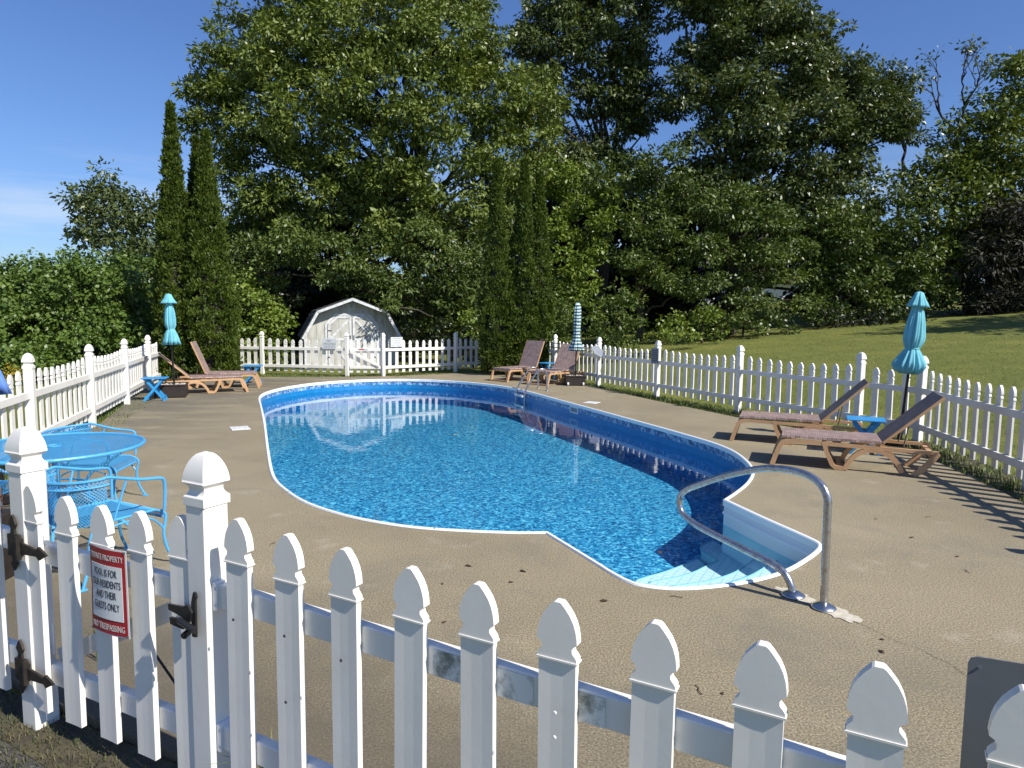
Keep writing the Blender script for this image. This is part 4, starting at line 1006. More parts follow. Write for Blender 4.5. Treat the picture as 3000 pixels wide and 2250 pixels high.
# ------------------------------------------------------------ wrought iron table and chairs
def lattice(g, f, nu, nv, r, inside_=lambda u, v: True, seg=10, ratio=1.0):
    """diamond mesh of thin flat wires in parameter space u,v in 0..1 mapped by f"""
    for sgn in (1, -1):
        for k_ in range(-nv, nu + 1):
            run = []
            for q in range(seg * 2 + 1):
                s_ = q / (seg * 2); u = (k_ / nu) + s_ * nv / nu if sgn > 0 else (k_ / nu) + (1 - s_) * nv / nu
                v = s_
                ok = 0 <= u <= 1 and inside_(u, v)
                if ok: run.append(f(u, v))
                if (not ok or q == seg * 2) and run:
                    if len(run) > 1:
                        P_ = [Vector(p) for p in run]
                        for a_, b_ in zip(P_[:-1], P_[1:]): g.tube([a_, b_], r, 3, caps=False)
                    run = []
pt = thing('patio_table', 'round sky blue wrought iron mesh table at the left, behind the gate post', 'patio table', (-3.50, 5.22, 0))
TR, TZ = .61, .72
obj('rim', G().tube([(TR * math.cos(t), TR * math.sin(t), TZ) for t in (i * math.pi / 32 for i in range(65))], .014, 8, caps=False).me('rim', M['blue_paint']), pt)
g = G()
N_ = 36
for sgn in (1, -1):
    for k_ in range(-N_, N_ + 1):
        c_ = k_ / N_ * TR * .99; h_ = math.sqrt(max(0, (TR * .99) ** 2 - c_ * c_))
        if h_ < .02: continue
        th = R(20) * sgn + R(28)
        a_ = Vector((c_ * math.cos(th) - h_ * math.sin(th), c_ * math.sin(th) + h_ * math.cos(th), TZ + .004)); b_ = Vector((c_ * math.cos(th) + h_ * math.sin(th), c_ * math.sin(th) - h_ * math.cos(th), TZ + .004))
        g.beam(a_, b_, .0042, .003)
obj('mesh_top', g.me('mesh_top', M['blue_paint']), pt)
obj('umbrella_ring', G().tube([(.045 * math.cos(t), .045 * math.sin(t), TZ + .008) for t in (i * math.pi / 8 for i in range(17))], .006, 6, caps=False).me('umbrella_ring', M['blue_paint']), pt)
for q in range(4):
    t = q * math.pi / 2 + .5; c, s_ = math.cos(t), math.sin(t)
    pp = [(.50, .70), (.42, .62), (.24, .50), (.20, .38), (.26, .25), (.40, .12), (.50, .012)]
    obj('leg', G().tube(smoothline([(a_ * c, a_ * s_, z_) for a_, z_ in pp], 4), .012, 8).me('leg', M['blue_paint']), pt)
obj('lower_ring', G().tube([(.21 * math.cos(t), .21 * math.sin(t), .42) for t in (i * math.pi / 12 for i in range(25))], .009, 6, caps=False).me('lower_ring', M['blue_paint']), pt)

def chair(label, loc, rz):
    """barrel back mesh arm chair; +x is the front"""
    t = thing('patio_chair', label, 'patio chair', loc, rz, 'sky blue wrought iron chairs')
    B_ = M['blue_paint']
    # seat mesh with a rolled front edge
    def sf(u, v):
        x = -.22 + .50 * u; y = (-.245 + .49 * v)
        z = .40 - .012 * math.sin(math.pi * v)
        if u > .86: k_ = (u - .86) / .14; x = .21 + .055 * math.sin(k_ * 1.9); z = .40 - .06 * (1 - math.cos(k_ * 1.9)) / 1.3
        return (x, y, z)
    g = G(); lattice(g, sf, 26, 24, .0026, seg=12)
    obj('seat', g.me('seat', B_), t)
    g = G(); g.tube([sf(0, 0), sf(.3, 0), sf(.6, 0), sf(.86, 0), sf(.93, 0), sf(1, 0)], .009, 8); g.tube([sf(0, 1), sf(.3, 1), sf(.6, 1), sf(.86, 1), sf(.93, 1), sf(1, 1)], .009, 8); g.tube([sf(1, 0), sf(1, 1)], .009, 8); g.tube([sf(0, 0), sf(0, 1)], .009, 8)
    obj('seat_frame', g.me('seat_frame', B_), t)
    # barrel back
    def bf(u, v):
        a_ = math.pi * (.5 + u) ; w_ = .265 + .03 * v
        x = -.13 + (w_ + .02) * math.cos(a_) * (.62 + .16 * v); y = w_ * math.sin(a_)
        return (x, y, .40 + .30 * v - .02 * math.sin(math.pi * u))
    g = G(); lattice(g, bf, 34, 14, .0028, seg=8)
    obj('back_mesh', g.me('back_mesh', B_), t)
    hoop = [bf(u / 20, 1.0) for u in range(21)]
    y0, y1 = hoop[0][1], hoop[-1][1]
    arm = [(.245, y0 * 1.0, .40), (.25, y0 * 1.02, .52), (.245, y0 * 1.03, .60), (.215, y0 * 1.03, .628), (.10, y0 * 1.02, .642), (0, y0, .665)] + hoop + [(0, y1, .665), (.10, y1 * 1.02, .642), (.215, y1 * 1.03, .628), (.245, y1 * 1.03, .60), (.25, y1 * 1.02, .52), (.245, y1, .40)]
    obj('arm_hoop', G().tube(smoothline(arm, 3), .0105, 8).me('arm_hoop', B_), t)
    low = [(p[0], p[1], p[2] - .045) for p in [bf(u / 20, 1.0) for u in range(21)]]
    obj('back_hoop', G().tube(smoothline(low, 2), .007, 6).me('back_hoop', B_), t)
    for yv in (y0, y1):
        obj('arm_post', G().tube([(-.10, yv * .93, .40), (-.02, yv * 1.0, .655)], .008, 6).me('arm_post', B_), t)
    for s_ in (-1, 1):
        obj('leg', G().tube(smoothline([(.255, s_ * .245, .385), (.285, s_ * .25, .34), (.265, s_ * .25, .22), (.285, s_ * .26, .10), (.33, s_ * .27, .008)], 4), .0105, 8).me('leg', B_), t)
        obj('leg', G().tube(smoothline([(-.20, s_ * .235, .395), (-.24, s_ * .24, .28), (-.25, s_ * .24, .15), (-.30, s_ * .25, .008)], 4), .0105, 8).me('leg', B_), t)
        obj('brace', G().tube(smoothline([(.27, s_ * .248, .25), (.20, s_ * .248, .33), (.10, s_ * .248, .365), (-.10, s_ * .248, .36), (-.21, s_ * .24, .28)], 3), .007, 6).me('brace', B_), t)
        for xx in (.33, -.30): obj('foot', G().box((xx, s_ * (.27 if xx > 0 else .25), .006), (.05, .035, .010), bev=.003).me('foot', B_), t)
    return t
chair('sky blue mesh chair just inside the gate, facing the pool', (-2.76, 4.58, 0), R(62))
chair('sky blue mesh chair behind the round table, its seat showing right of it', (-3.80, 6.20, 0), R(8))
chair('sky blue mesh chair left of the round table, mostly hidden by the gate post', (-4.20, 5.15, 0), R(5))
# dark box with a coiled rope at the picture edge
t = thing('storage_bin', 'dark bin with red band and brown coil at the left edge behind the gate post', 'storage bin', (-3.45, 4.36, 0))
obj('bin_body', G().box((0, 0, .22), (.34, .30, .44), bev=.012).me('bin_body', M['planter']), t)
obj('lid_band', G().box((0, 0, .29), (.355, .315, .05), bev=.006).me('lid_band', M['red']), t)
g = G()
for j in range(5): g.tube([(.13 * math.cos(a_), .13 * math.sin(a_), .47 + .028 * j) for a_ in (i * math.pi / 8 for i in range(17))], .016, 6, caps=False)
obj('rope_coil', g.me('rope_coil', simple('brown_rope', (.13, .065, .035), (.08, .04, .022), 60, .8)), t)

# ------------------------------------------------------------ garden shed with gambrel roof
sh = thing('garden_shed', 'weathered grey barn shaped shed with white trimmed double doors behind the back gate', 'shed', (-6.93, 23.05, 0), R(19))
# local frame: x along the front, y into the depth, z up; front face at y = 0
SWD, SDP = 3.12, 3.0
gam = [(0, -.05), (0, 1.12), (.42, 1.86), (SWD / 2, 2.30), (SWD - .42, 1.86), (SWD, 1.12), (SWD, -.05)]
def ztop(x):
    for (a_, b_), (c_, d_) in zip(gam[:-1], gam[1:]):
        if a_ <= x <= c_ and c_ > a_: return b_ + (d_ - b_) * (x - a_) / (c_ - a_)
    return 1.12
g = G()
g.extr([(x, z) for x, z in reversed(gam)], .03, SDP, MX)
obj('shed_body', g.me('shed_body', M['shedwood']), sh)
nb = 8
for i in range(nb):
    x0, x1 = SWD * i / nb + .004, SWD * (i + 1) / nb - .004
    if x0 < SWD / 2 < x1 or True:
        pts_ = [(x0, 0), (x1, 0), (x1, ztop(x1) - .01)]
        for gx, gz_ in reversed(gam[1:-1]):
            if x0 < gx < x1: pts_.append((gx, gz_ - .01))
        pts_.append((x0, ztop(x0) - .01))
        obj('siding_board', G().extr(pts_, 0, .028, MX).me('siding_board', M['shedwood']), sh)
# roof: shingle courses on four slopes, overhanging the front
ov = .36
slopes = [((-.10, 1.00), (.40, 1.90), 6), ((.40, 1.90), (SWD / 2, 2.345), 6), ((SWD + .10, 1.00), (SWD - .40, 1.90), 6), ((SWD - .40, 1.90), (SWD / 2, 2.345), 6)]
for (a_, b_, n) in slopes:
    A, B = Vector(a_), Vector(b_); d = (B - A) / n; nn = Vector((-d.y, d.x)).normalized()
    if nn.y < 0: nn = -nn
    for i in range(n):
        p0, p1 = A + d * i, A + d * (i + 1.12)
        q = [p0 + nn * .0, p0 + nn * .032, p1 + nn * .014, p1 + nn * -.006]
        ar = sum(q[k_].x * q[(k_ + 1) % 4].y - q[(k_ + 1) % 4].x * q[k_].y for k_ in range(4))
        if ar < 0: q = list(reversed(q))
        obj('shingle_course', G().extr([(v.x, v.y) for v in q], -ov, SDP + .1, MX).me('shingle_course', M['shingle']), sh)
def fascia(a_, b_, w_=.085, y0=-ov - .022, y1=-ov - .002, nm='fascia'):
    A, B = Vector(a_), Vector(b_); d = (B - A).normalized(); n_ = Vector((-d.y, d.x))
    if n_.y > 0: n_ = -n_
    q = [A, B, B + n_ * w_, A + n_ * w_]
    ar = sum(q[k_].x * q[(k_ + 1) % 4].y - q[(k_ + 1) % 4].x * q[k_].y for k_ in range(4))
    if ar < 0: q = list(reversed(q))
    obj(nm, G().extr([(v.x, v.y) for v in q], y0, y1, MX).me(nm, M['trim']), sh)
fascia((-.09, 1.0), (.40, 1.90)); fascia((.40, 1.90), (SWD / 2, 2.345)); fascia((SWD + .09, 1.0), (SWD - .40, 1.90)); fascia((SWD - .40, 1.90), (SWD / 2, 2.345))
obj('corner_trim', G().box((.04, -.012, .56), (.08, .022, 1.14)).me('corner_trim', M['trim']), sh)
obj('corner_trim', G().box((SWD - .04, -.012, .56), (.08, .022, 1.14)).me('corner_trim', M['trim']), sh)
# door surround and double doors with clipped corners
dx0, dx1, dz1, cl = .76, 2.36, 1.76, .30
def bars(pts_, w_, y0, y1, nm, parent, mat='trim'):
    for a_, b_ in zip(pts_[:-1], pts_[1:]):
        g = G().beam((a_[0], (y0 + y1) / 2, a_[1]), (b_[0], (y0 + y1) / 2, b_[1]), w_, abs(y1 - y0), up=(0, 1, 0))
        obj(nm, g.me(nm, M[mat]), parent)
bars([(dx0 - .05, .02), (dx0 - .05, dz1 - cl), (dx0 + cl - .04, dz1 + .03), (dx1 - cl + .04, dz1 + .03), (dx1 + .05, dz1 - cl), (dx1 + .05, .02)], .075, -.022, -.001, 'door_surround', sh)
mid = (dx0 + dx1) / 2
for s_ in (-1, 1):
    o_ = dx0 if s_ < 0 else dx1
    def X(t): return o_ - s_ * t      # t from the outer edge towards the centre
    wdt = (dx1 - dx0) / 2 - .01
    poly = [(X(0), .05), (X(wdt), .05), (X(wdt), dz1 - .02), (X(cl), dz1 - .02), (X(0), dz1 - cl)]
    ar = sum(poly[k_][0] * poly[(k_ + 1) % 5][1] - poly[(k_ + 1) % 5][0] * poly[k_][1] for k_ in range(5))
    if ar < 0: poly = poly[::-1]
    door = obj('door', G().extr(poly, -.030, -.003, MX).me('door', M['shedwood']), sh)
    inset = .045
    bars([(X(inset), .06), (X(inset), dz1 - cl - .02), (X(cl + .02), dz1 - .06), (X(wdt - inset), dz1 - .06), (X(wdt - inset), .06)], .075, -.050, -.031, 'door_trim', door)
    bars([(X(.08), .95), (X(wdt - .08), .95)], .075, -.048, -.031, 'door_trim', door)
    bars([(X(.08), .97), (X(wdt - .10), 1.62)], .07, -.046, -.031, 'door_trim', door)
    bars([(X(.08), .90), (X(wdt - .10), .12)], .07, -.046, -.031, 'door_trim', door)
    obj('door_handle', G().box((X(wdt - .05), -.062, 1.02), (.02, .022, .16)).me('door_handle', M['dark_metal']), door)
    for hz in (.35, 1.25): obj('hinge', G().box((X(.06), -.056, hz), (.12, .008, .03)).me('hinge', M['dark_metal']), door)
v_ = obj('gable_vent', G().box((SWD / 2, -.015, 2.10), (.20, .024, .17)).me('gable_vent', M['trim']), sh)
for i in range(4): obj('louvre', G().box((SWD / 2, -.032, 2.045 + .036 * i), (.15, .012, .012), rx=.5).me('louvre', M['dark_metal']), v_)

# distant white house glimpsed through the trees
hs = thing('house', 'white house with a brown roof glimpsed through the trees beyond the lawn', 'house', (19.0, 62.0, 0), R(-12))
zg = 2.2
obj('wall', G().box((0, 0, zg + 1.2), (11, 7, 3.0)).me('wall', M['far_wall']), hs)
rfm = G().extr([(-6, 0), (6, 0), (0, 2.3)], -4, 4, MX); obj('roof', rfm.me('roof', M['far_roof']), hs, (0, 0, zg + 2.7))
for x in (-3.5, -.5, 2.8):
    w_ = obj('window', G().box((x, -3.52, zg + 1.3), (1.1, .06, 1.1)).me('window', M['glass']), hs)
    obj('frame', G().box((x, -3.56, zg + 1.3), (.06, .04, 1.1)).me('frame', M['far_wall']), w_)

# ------------------------------------------------------------ foliage
def leaves(name, centres, radii, per, size, mat, parent=None, squash=.75, droop=.5, width=.5, spray=False, seed=1, lo=.55, flat=.5):
    r_ = np.random.default_rng(seed)
    C_ = np.asarray(centres, float); Rr = np.asarray(radii, float)
    n = len(C_); cnt = np.maximum(4, (per * (Rr / Rr.mean()) ** 2).astype(int))
    idx = np.repeat(np.arange(n), cnt); N = len(idx)
    d = r_.normal(size=(N, 3)); d /= np.linalg.norm(d, axis=1)[:, None]
    rad = (lo + (1 - lo) * r_.random(N) ** .7) * (1 + .18 * r_.normal(size=N))
    d2 = d.copy(); d2[:, 2] = np.where(d2[:, 2] < 0, d2[:, 2] * .6, d2[:, 2]) * squash
    pos = C_[idx] + d2 * (Rr[idx] * rad)[:, None]
    up = np.array([0, 0, 1.])
    if spray:
        ax = d * .7 + up * .9 + r_.normal(size=(N, 3)) * .35
    else:
        ax = d * 1.0 - up * droop + r_.normal(size=(N, 3)) * .55
    ax /= np.linalg.norm(ax, axis=1)[:, None]
    nr = d * flat + up * .55 + r_.normal(size=(N, 3)) * .55
    sd = np.cross(ax, nr); sd /= (np.linalg.norm(sd, axis=1)[:, None] + 1e-6)
    L = size * (.65 + .7 * r_.random(N)); W_ = L * width
    v = np.empty((N, 4, 3))
    v[:, 0] = pos; v[:, 1] = pos + ax * (L * .45)[:, None] + sd * (W_ * .5)[:, None]
    v[:, 2] = pos + ax * L[:, None]; v[:, 3] = pos + ax * (L * .45)[:, None] - sd * (W_ * .5)[:, None]
    nrm = np.cross(ax, sd); v[:, 2] -= nrm * (L * .12)[:, None]
    me = bpy.data.meshes.new(name); me.vertices.add(N * 4); me.vertices.foreach_set('co', v.ravel())
    me.loops.add(N * 4); me.loops.foreach_set('vertex_index', np.arange(N * 4, dtype=np.int32))
    me.polygons.add(N); me.polygons.foreach_set('loop_start', np.arange(0, N * 4, 4, dtype=np.int32)); me.polygons.foreach_set('loop_total', np.full(N, 4, dtype=np.int32))
    ct = r_.random(n)[idx] * .5 + r_.random(N) * .5
    at = me.attributes.new('tint', 'FLOAT_COLOR', 'FACE')
    col = np.ones((N, 4)); col[:, 0] = ct; col[:, 1] = ct; col[:, 2] = ct
    at.data.foreach_set('color', col.ravel())
    me.materials.append(mat); me.update(); me.validate()
    global NLEAF
    NLEAF += N
    return obj(name, me, parent)
NLEAF = 0
def clusters(blobs, dens, rc, seed=1, shell=.62, upb=.25, inner=.22):
    """cluster centres spread over the shell of each blob, a few inside"""
    r_ = np.random.default_rng(seed); out = []; rr = []
    for (x, y, z, r) in blobs:
        n = max(3, int(dens * r * r))
        for i in range(n):
            d = r_.normal(size=3); d /= np.linalg.norm(d)
            d[2] += upb; k_ = r * (shell + (1 - shell) * r_.random()) if r_.random() > inner else r * r_.random() * shell
            p = np.array([x, y, z]) + d * k_ * np.array([1, 1, .9])
            out.append(p); rr.append(rc * (.65 + .7 * r_.random()))
    return out, rr
def limb(g, a, b, r0, r1, seed, bend=.12, n=6):
    r_ = random.Random(seed); a, b = Vector(a), Vector(b); L = (b - a).length
    pts_ = []; rs = []
    for i in range(n + 1):
        t = i / n; p = a.lerp(b, t) + Vector((r_.uniform(-1, 1), r_.uniform(-1, 1), r_.uniform(-.5, .5))) * L * bend * math.sin(math.pi * t) * .5
        p.z += L * .05 * math.sin(math.pi * t); pts_.append(p); rs.append(r0 + (r1 - r0) * t)
    g.tube(pts_, rs, 7); return pts_
def tree(name, label, cat, base, trunk_top, tr, blobs, mat, dens=7, rc=.55, per=55, size=.17, seed=1, group=None, droop=.5, shell=.62, twigs=2, width=.5, lo=.5, bark='bark', squash=.7):
    t = thing(name, label, cat, base, 0, group)
    cl, rr = clusters(blobs, dens, rc, seed, shell)
    r_ = random.Random(seed)
    g = G(); limb(g, base, trunk_top, tr, tr * .55, seed, .05, 8)
    B_, T_ = Vector(base), Vector(trunk_top)
    ca = np.array(cl)
    for i, (x, y, z, r) in enumerate(blobs):
        t0 = min(1.0, max(.35, (z - B_.z) / max(.1, (T_.z - B_.z)) * .6)); a_ = B_.lerp(T_, t0)
        k_ = min(tr * .45, .04 + r * .035)
        limb(g, a_, (x, y, z), k_, k_ * .35, seed * 31 + i, .16)
        dd_ = ((ca - np.array([x, y, z])) ** 2).sum(1); near = np.argsort(dd_)[:max(2, int(twigs * r))]
        for q in near: limb(g, (x, y, z), tuple(ca[q]), k_ * .38, .012, int(q) + seed, .2, 3)
    rel(obj('trunk', g.me('trunk', M[bark], True), t), t)
    rel(leaves('crown', cl, rr, per, size, mat, t, seed=seed, droop=droop, width=width, lo=lo, squash=squash), t)
    return t

# big maple behind the shed
bl = [(-12.1, 31.0, 12.1, 1.9), (-12.9, 30.5, 10.5, 1.4), (-13.6, 30.5, 11.0, 0.7), (-13.8, 30.5, 9.6, 0.6), (-10.4, 31.0, 14.2, 2), (-9.7, 32.0, 16.8, 2.2), (-7.3, 31.0, 15.5, 2.2), (-5.9, 32.0, 17.6, 2.6), (-4.0, 31.5, 16.3, 1.9), (-2.4, 31.5, 14.8, 1.4), (-1.4, 31.5, 12.9, 1.35), (0.5, 31.0, 10.8, 1.5), (0.9, 31.0, 9.2, 1.2), (-1.0, 30.0, 10.3, 1.8), (-0.1, 30.0, 7.7, 1.6), (-2.6, 30.0, 12.4, 2), (-4.6, 29.5, 13.1, 2.1), (-7.1, 29.5, 12.5, 2.1), (-9.1, 29.5, 11.6, 2), (-11.0, 30.0, 9.2, 1.9), (-12.0, 30.5, 7.6, 1.2), (-8.5, 29.0, 8.7, 2), (-6.2, 28.8, 9.9, 2), (-3.8, 28.8, 10.1, 2), (-2.0, 29.0, 8.3, 1.7), (-5.0, 28.8, 7.6, 1.7), (-7.0, 29.0, 6.8, 1.5), (-10.1, 29.5, 6.9, 1.6), (-11.4, 30.0, 5.3, 1.5), (-9.2, 29.5, 4.9, 1.3), (-3.6, 29.0, 6.2, 1.5), (-1.6, 29.0, 5.8, 1.4), (-5.3, 28.5, 5.2, 1.3)]
tree('maple_tree', 'tallest broad green maple towering over the shed', 'tree', (-4.9, 32.5, 0), (-4.4, 32.3, 8), .42, bl, M['leaf_maple'], dens=11, rc=.52, per=130, size=.205, width=.44, seed=3, twigs=2.2)
bl = [(-10.2, 28.0, 3.4, 1.3), (-8.6, 27.5, 4.2, 1.2), (-7.2, 27.0, 3.8, 1.3), (-5.5, 26.5, 3.5, 1.3), (-4.5, 26.0, 2.7, 1.1), (-6.4, 26.5, 2.9, 0.9), (-3.6, 27.0, 4.2, 1.3), (-2.6, 26.5, 3.0, 1.2), (-1.6, 27.0, 4.0, 1.3), (-2.3, 27.0, 1.7, 1.1), (-3.7, 27.5, 1.7, 1.2), (-1.5, 27.0, 2.4, 1.2), (-1.1, 26.5, 1.1, 0.9), (-4.1, 23.2, 2.1, 0.2)]
tree('young_tree', 'low leafy trees overhanging the shed roof and the back gate', 'tree', (-2.5, 28, 0), (-2.9, 27.6, 3.2), .16, bl, M['leaf_green'], dens=11, rc=.45, per=105, size=.165, width=.44, seed=5)
# dark backing trees behind
bl = [(-14.9, 38.0, 3.6, 2.4), (-12.2, 38.0, 2.6, 2.6), (-9.1, 37.0, 1.7, 2.6), (-6.4, 37.0, 0.8, 2.4), (-3.7, 37.0, 1.2, 2.4), (-0.9, 37.0, 1.4, 2.5), (-13.0, 38.0, 5.9, 2.2), (-10.2, 38.0, 6.8, 2.4), (-7.5, 38.0, 7.4, 2.4), (-4.7, 38.0, 5.9, 2.4), (-1.9, 38.0, 4.5, 2.4), (-0.1, 38.0, 6.9, 2.4), (-15.6, 36.0, 2.1, 2.2), (-16.6, 36.0, 3.5, 1.8), (-9.3, 38.0, 4.1, 2.4), (-10.7, 36.0, 0.9, 2.2), (-14.2, 36.0, 0.7, 2.2)]
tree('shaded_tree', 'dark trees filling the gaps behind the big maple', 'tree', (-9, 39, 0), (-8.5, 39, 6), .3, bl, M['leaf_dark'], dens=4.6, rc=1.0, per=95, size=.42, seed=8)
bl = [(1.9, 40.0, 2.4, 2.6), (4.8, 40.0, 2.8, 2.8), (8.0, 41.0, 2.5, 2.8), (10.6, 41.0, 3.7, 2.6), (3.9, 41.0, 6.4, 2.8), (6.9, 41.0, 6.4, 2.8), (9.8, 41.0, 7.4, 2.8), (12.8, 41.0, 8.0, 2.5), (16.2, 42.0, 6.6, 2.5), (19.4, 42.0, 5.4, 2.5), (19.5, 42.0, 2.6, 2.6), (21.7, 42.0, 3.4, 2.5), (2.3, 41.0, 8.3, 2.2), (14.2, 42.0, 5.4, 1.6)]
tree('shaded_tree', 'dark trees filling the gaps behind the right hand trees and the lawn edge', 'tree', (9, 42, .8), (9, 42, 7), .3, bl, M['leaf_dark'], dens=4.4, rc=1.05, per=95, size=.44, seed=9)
# tall dark tree, upper middle
bl = [(0.8, 36.0, 15.9, 0.9), (1.9, 36.0, 16.7, 1.5), (3.0, 36.0, 17.8, 2), (4.7, 36.0, 18.5, 2), (1.4, 35.5, 14.2, 1.8), (3.2, 35.5, 15.0, 2), (5.0, 35.5, 15.8, 2), (1.6, 35.5, 12.1, 1.5), (2.5, 36.0, 10.6, 1.2), (4.1, 36.0, 12.9, 1.6), (5.8, 36.0, 13.4, 1.5), (5.2, 36.0, 10.9, 1.4), (3.4, 36.0, 9.1, 1.3), (1.6, 36.0, 9.5, 1.2), (6.7, 36.0, 11.8, 1.2), (6.3, 36.0, 14.9, 1.3), (6.0, 36.0, 8.9, 1.1)]
tree('tall_tree', 'tall dark leaved tree right of the maple with sky gaps and bare limbs', 'tree', (4.5, 36.5, .3), (5.0, 36.5, 9.5), .36, bl, M['leaf_oak'], dens=8.5, rc=.56, per=135, size=.225, seed=12, twigs=3.2, droop=.9)
# big right tree
bl = [(7.7, 35.0, 17.4, 2.2), (9.7, 35.0, 16.8, 2.2), (11.7, 35.0, 17.1, 2), (9.0, 34.5, 14.7, 2), (11.1, 34.5, 14.6, 2.1), (13.0, 34.5, 15.2, 1.6), (14.5, 34.5, 14.9, 1.3), (15.5, 34.0, 13.3, 1.5), (17.0, 34.0, 12.7, 1.4), (18.3, 34.0, 12.3, 1.2), (13.7, 33.5, 12.6, 1.9), (12.1, 33.5, 12.4, 1.8), (9.9, 33.5, 11.9, 1.8), (8.4, 34.0, 12.2, 1.4), (15.6, 33.5, 11.0, 1.7), (17.3, 33.5, 10.9, 1.3), (18.2, 33.5, 10.6, 0.9), (13.3, 33.0, 10.2, 1.8), (11.1, 33.0, 9.8, 1.8), (8.9, 33.5, 9.2, 1.6), (16.0, 33.5, 9.3, 1.3), (14.2, 33.0, 8.1, 1.7), (12.2, 33.0, 7.8, 1.6), (9.8, 33.0, 7.1, 1.6), (15.8, 33.5, 6.9, 1.3), (7.7, 33.5, 6.8, 1.3), (13.7, 33.0, 6.2, 1.5)]
tree('broad_tree', 'big broad green tree above the lawn edge, right of centre', 'tree', (11.2, 35.5, 1.4), (10.8, 35, 8.5), .42, bl, M['leaf_oak'], dens=9.5, rc=.56, per=135, size=.22, seed=15, twigs=2.6, droop=.6)
# understorey along the lawn edge
bl = [(1.9, 30.0, 7.7, 1.1), (2.7, 30.0, 7.1, 1.2), (3.1, 29.5, 5.6, 1.2), (2.4, 29.5, 5.2, 1.1), (2.1, 29.0, 3.6, 1.1), (2.9, 29.0, 3.9, 1.1), (1.8, 28.5, 2.2, 1), (2.8, 28.5, 2.2, 1), (3.7, 30.0, 6.3, 1)]
tree('young_tree', 'light green slender tree just right of the right-hand cedars', 'tree', (2.9, 30.5, 0), (2.8, 30.3, 4), .14, bl, M['leaf_lime'], dens=8.5, rc=.42, per=120, size=.17, seed=21)
bl = [(5.0, 30.0, 7.6, 1.1), (6.1, 30.0, 8.0, 1.1), (7.0, 30.0, 7.2, 1.2), (7.9, 30.0, 6.3, 1), (5.4, 29.5, 5.9, 1.3), (6.5, 29.5, 5.4, 1.3), (4.6, 29.0, 4.2, 1.2), (6.0, 29.0, 3.8, 1.1), (7.5, 29.5, 4.6, 1.1), (4.0, 30.0, 7.1, 1), (6.9, 29.0, 2.8, 0.8)]
tree('vine_covered_tree', 'rounded tree draped with yellow green vines in the middle of the tree line', 'tree', (5.6, 30.6, .3), (5.6, 30.4, 4.5), .2, bl, M['leaf_green'], dens=8.5, rc=.42, per=120, size=.17, seed=23)
bl = [(8.9, 30.0, 6.0, 1.2), (10.1, 30.0, 6.6, 1.2), (10.4, 29.5, 5.2, 1.2), (9.0, 29.5, 4.6, 1.1), (7.9, 29.0, 3.4, 1.1), (11.0, 29.5, 4.3, 0.9), (9.3, 29.5, 3.3, 0.75), (11.6, 30.0, 6.1, 1), (12.1, 30.0, 4.7, 0.8), (9.9, 29.5, 3.0, 0.6), (11.0, 30.0, 3.3, 0.6), (12.1, 30.0, 3.5, 0.6), (10.3, 29.0, 2.6, 0.4), (12.0, 29.0, 2.6, 0.45), (7.8, 29.0, 1.8, 0.8), (8.5, 29.0, 1.4, 0.7)]
tree('young_tree', 'bushy young tree left of the gap where the white house shows', 'tree', (9.7, 30.6, .7), (9.5, 30.4, 4.5), .18, bl, M['leaf_green'], dens=8.5, rc=.42, per=120, size=.17, seed=25)
bl = [(14.2, 32.0, 5.5, 1.4), (15.5, 32.0, 4.9, 1.4), (16.7, 32.0, 5.5, 1.4), (14.4, 31.5, 3.6, 1.3), (16.0, 31.5, 3.3, 1.3), (17.5, 31.5, 3.9, 1.3), (18.5, 31.5, 2.9, 1.1), (14.0, 31.0, 2.1, 1), (15.5, 31.0, 1.9, 1.1), (17.0, 31.0, 1.9, 1), (18.6, 32.0, 4.6, 1.2), (17.4, 33.0, 7.5, 1.2), (18.0, 32.5, 6.3, 1.2)]
tree('vine_covered_tree', 'dark thicket of small trees at the lawn edge behind the right umbrella', 'tree', (16.6, 33, 1.8), (16.4, 32.8, 5.5), .25, bl, M['leaf_green'], dens=9, rc=.50, per=120, size=.19, seed=27)
bl = [(19.5, 33.0, 7.8, 1.4), (20.5, 33.0, 9.1, 1.4), (21.5, 33.0, 10.2, 1.4), (22.6, 33.0, 11.4, 1.4), (23.2, 33.0, 12.5, 1.3), (24.4, 33.0, 11.4, 1.6), (20.1, 32.5, 6.5, 1.4), (21.2, 32.5, 7.8, 1.5), (22.4, 32.5, 9.0, 1.5), (20.2, 32.0, 4.9, 1.3), (19.4, 32.0, 3.1, 0.9), (23.3, 32.5, 7.5, 1.5), (24.3, 32.5, 9.0, 1.6), (21.4, 32.0, 5.9, 1.2), (19.6, 32.0, 4.3, 1.1)]
tree('broad_tree', 'yellowish green tree cut by the right picture edge', 'tree', (23.4, 34, 2.4), (23, 33.8, 8), .3, bl, M['leaf_maple'], dens=10, rc=.56, per=72, size=.24, seed=29)
bl = [(21.1, 31.0, 4.5, 1.5), (22.2, 31.0, 5.5, 1.6), (23.5, 31.0, 4.6, 1.6), (21.5, 31.0, 2.8, 1.2), (22.7, 31.0, 3.2, 1.5), (23.9, 31.0, 2.8, 1.5), (20.6, 31.0, 3.0, 0.9), (22.1, 31.0, 6.3, 1.2)]
tree('conifer_tree', 'very dark twiggy evergreen at the right edge above the lawn', 'tree', (23.5, 32, 2.4), (23.3, 31.8, 5), .2, bl, M['leaf_brown'], dens=9, rc=.65, per=110, size=.32, seed=31, width=.25)
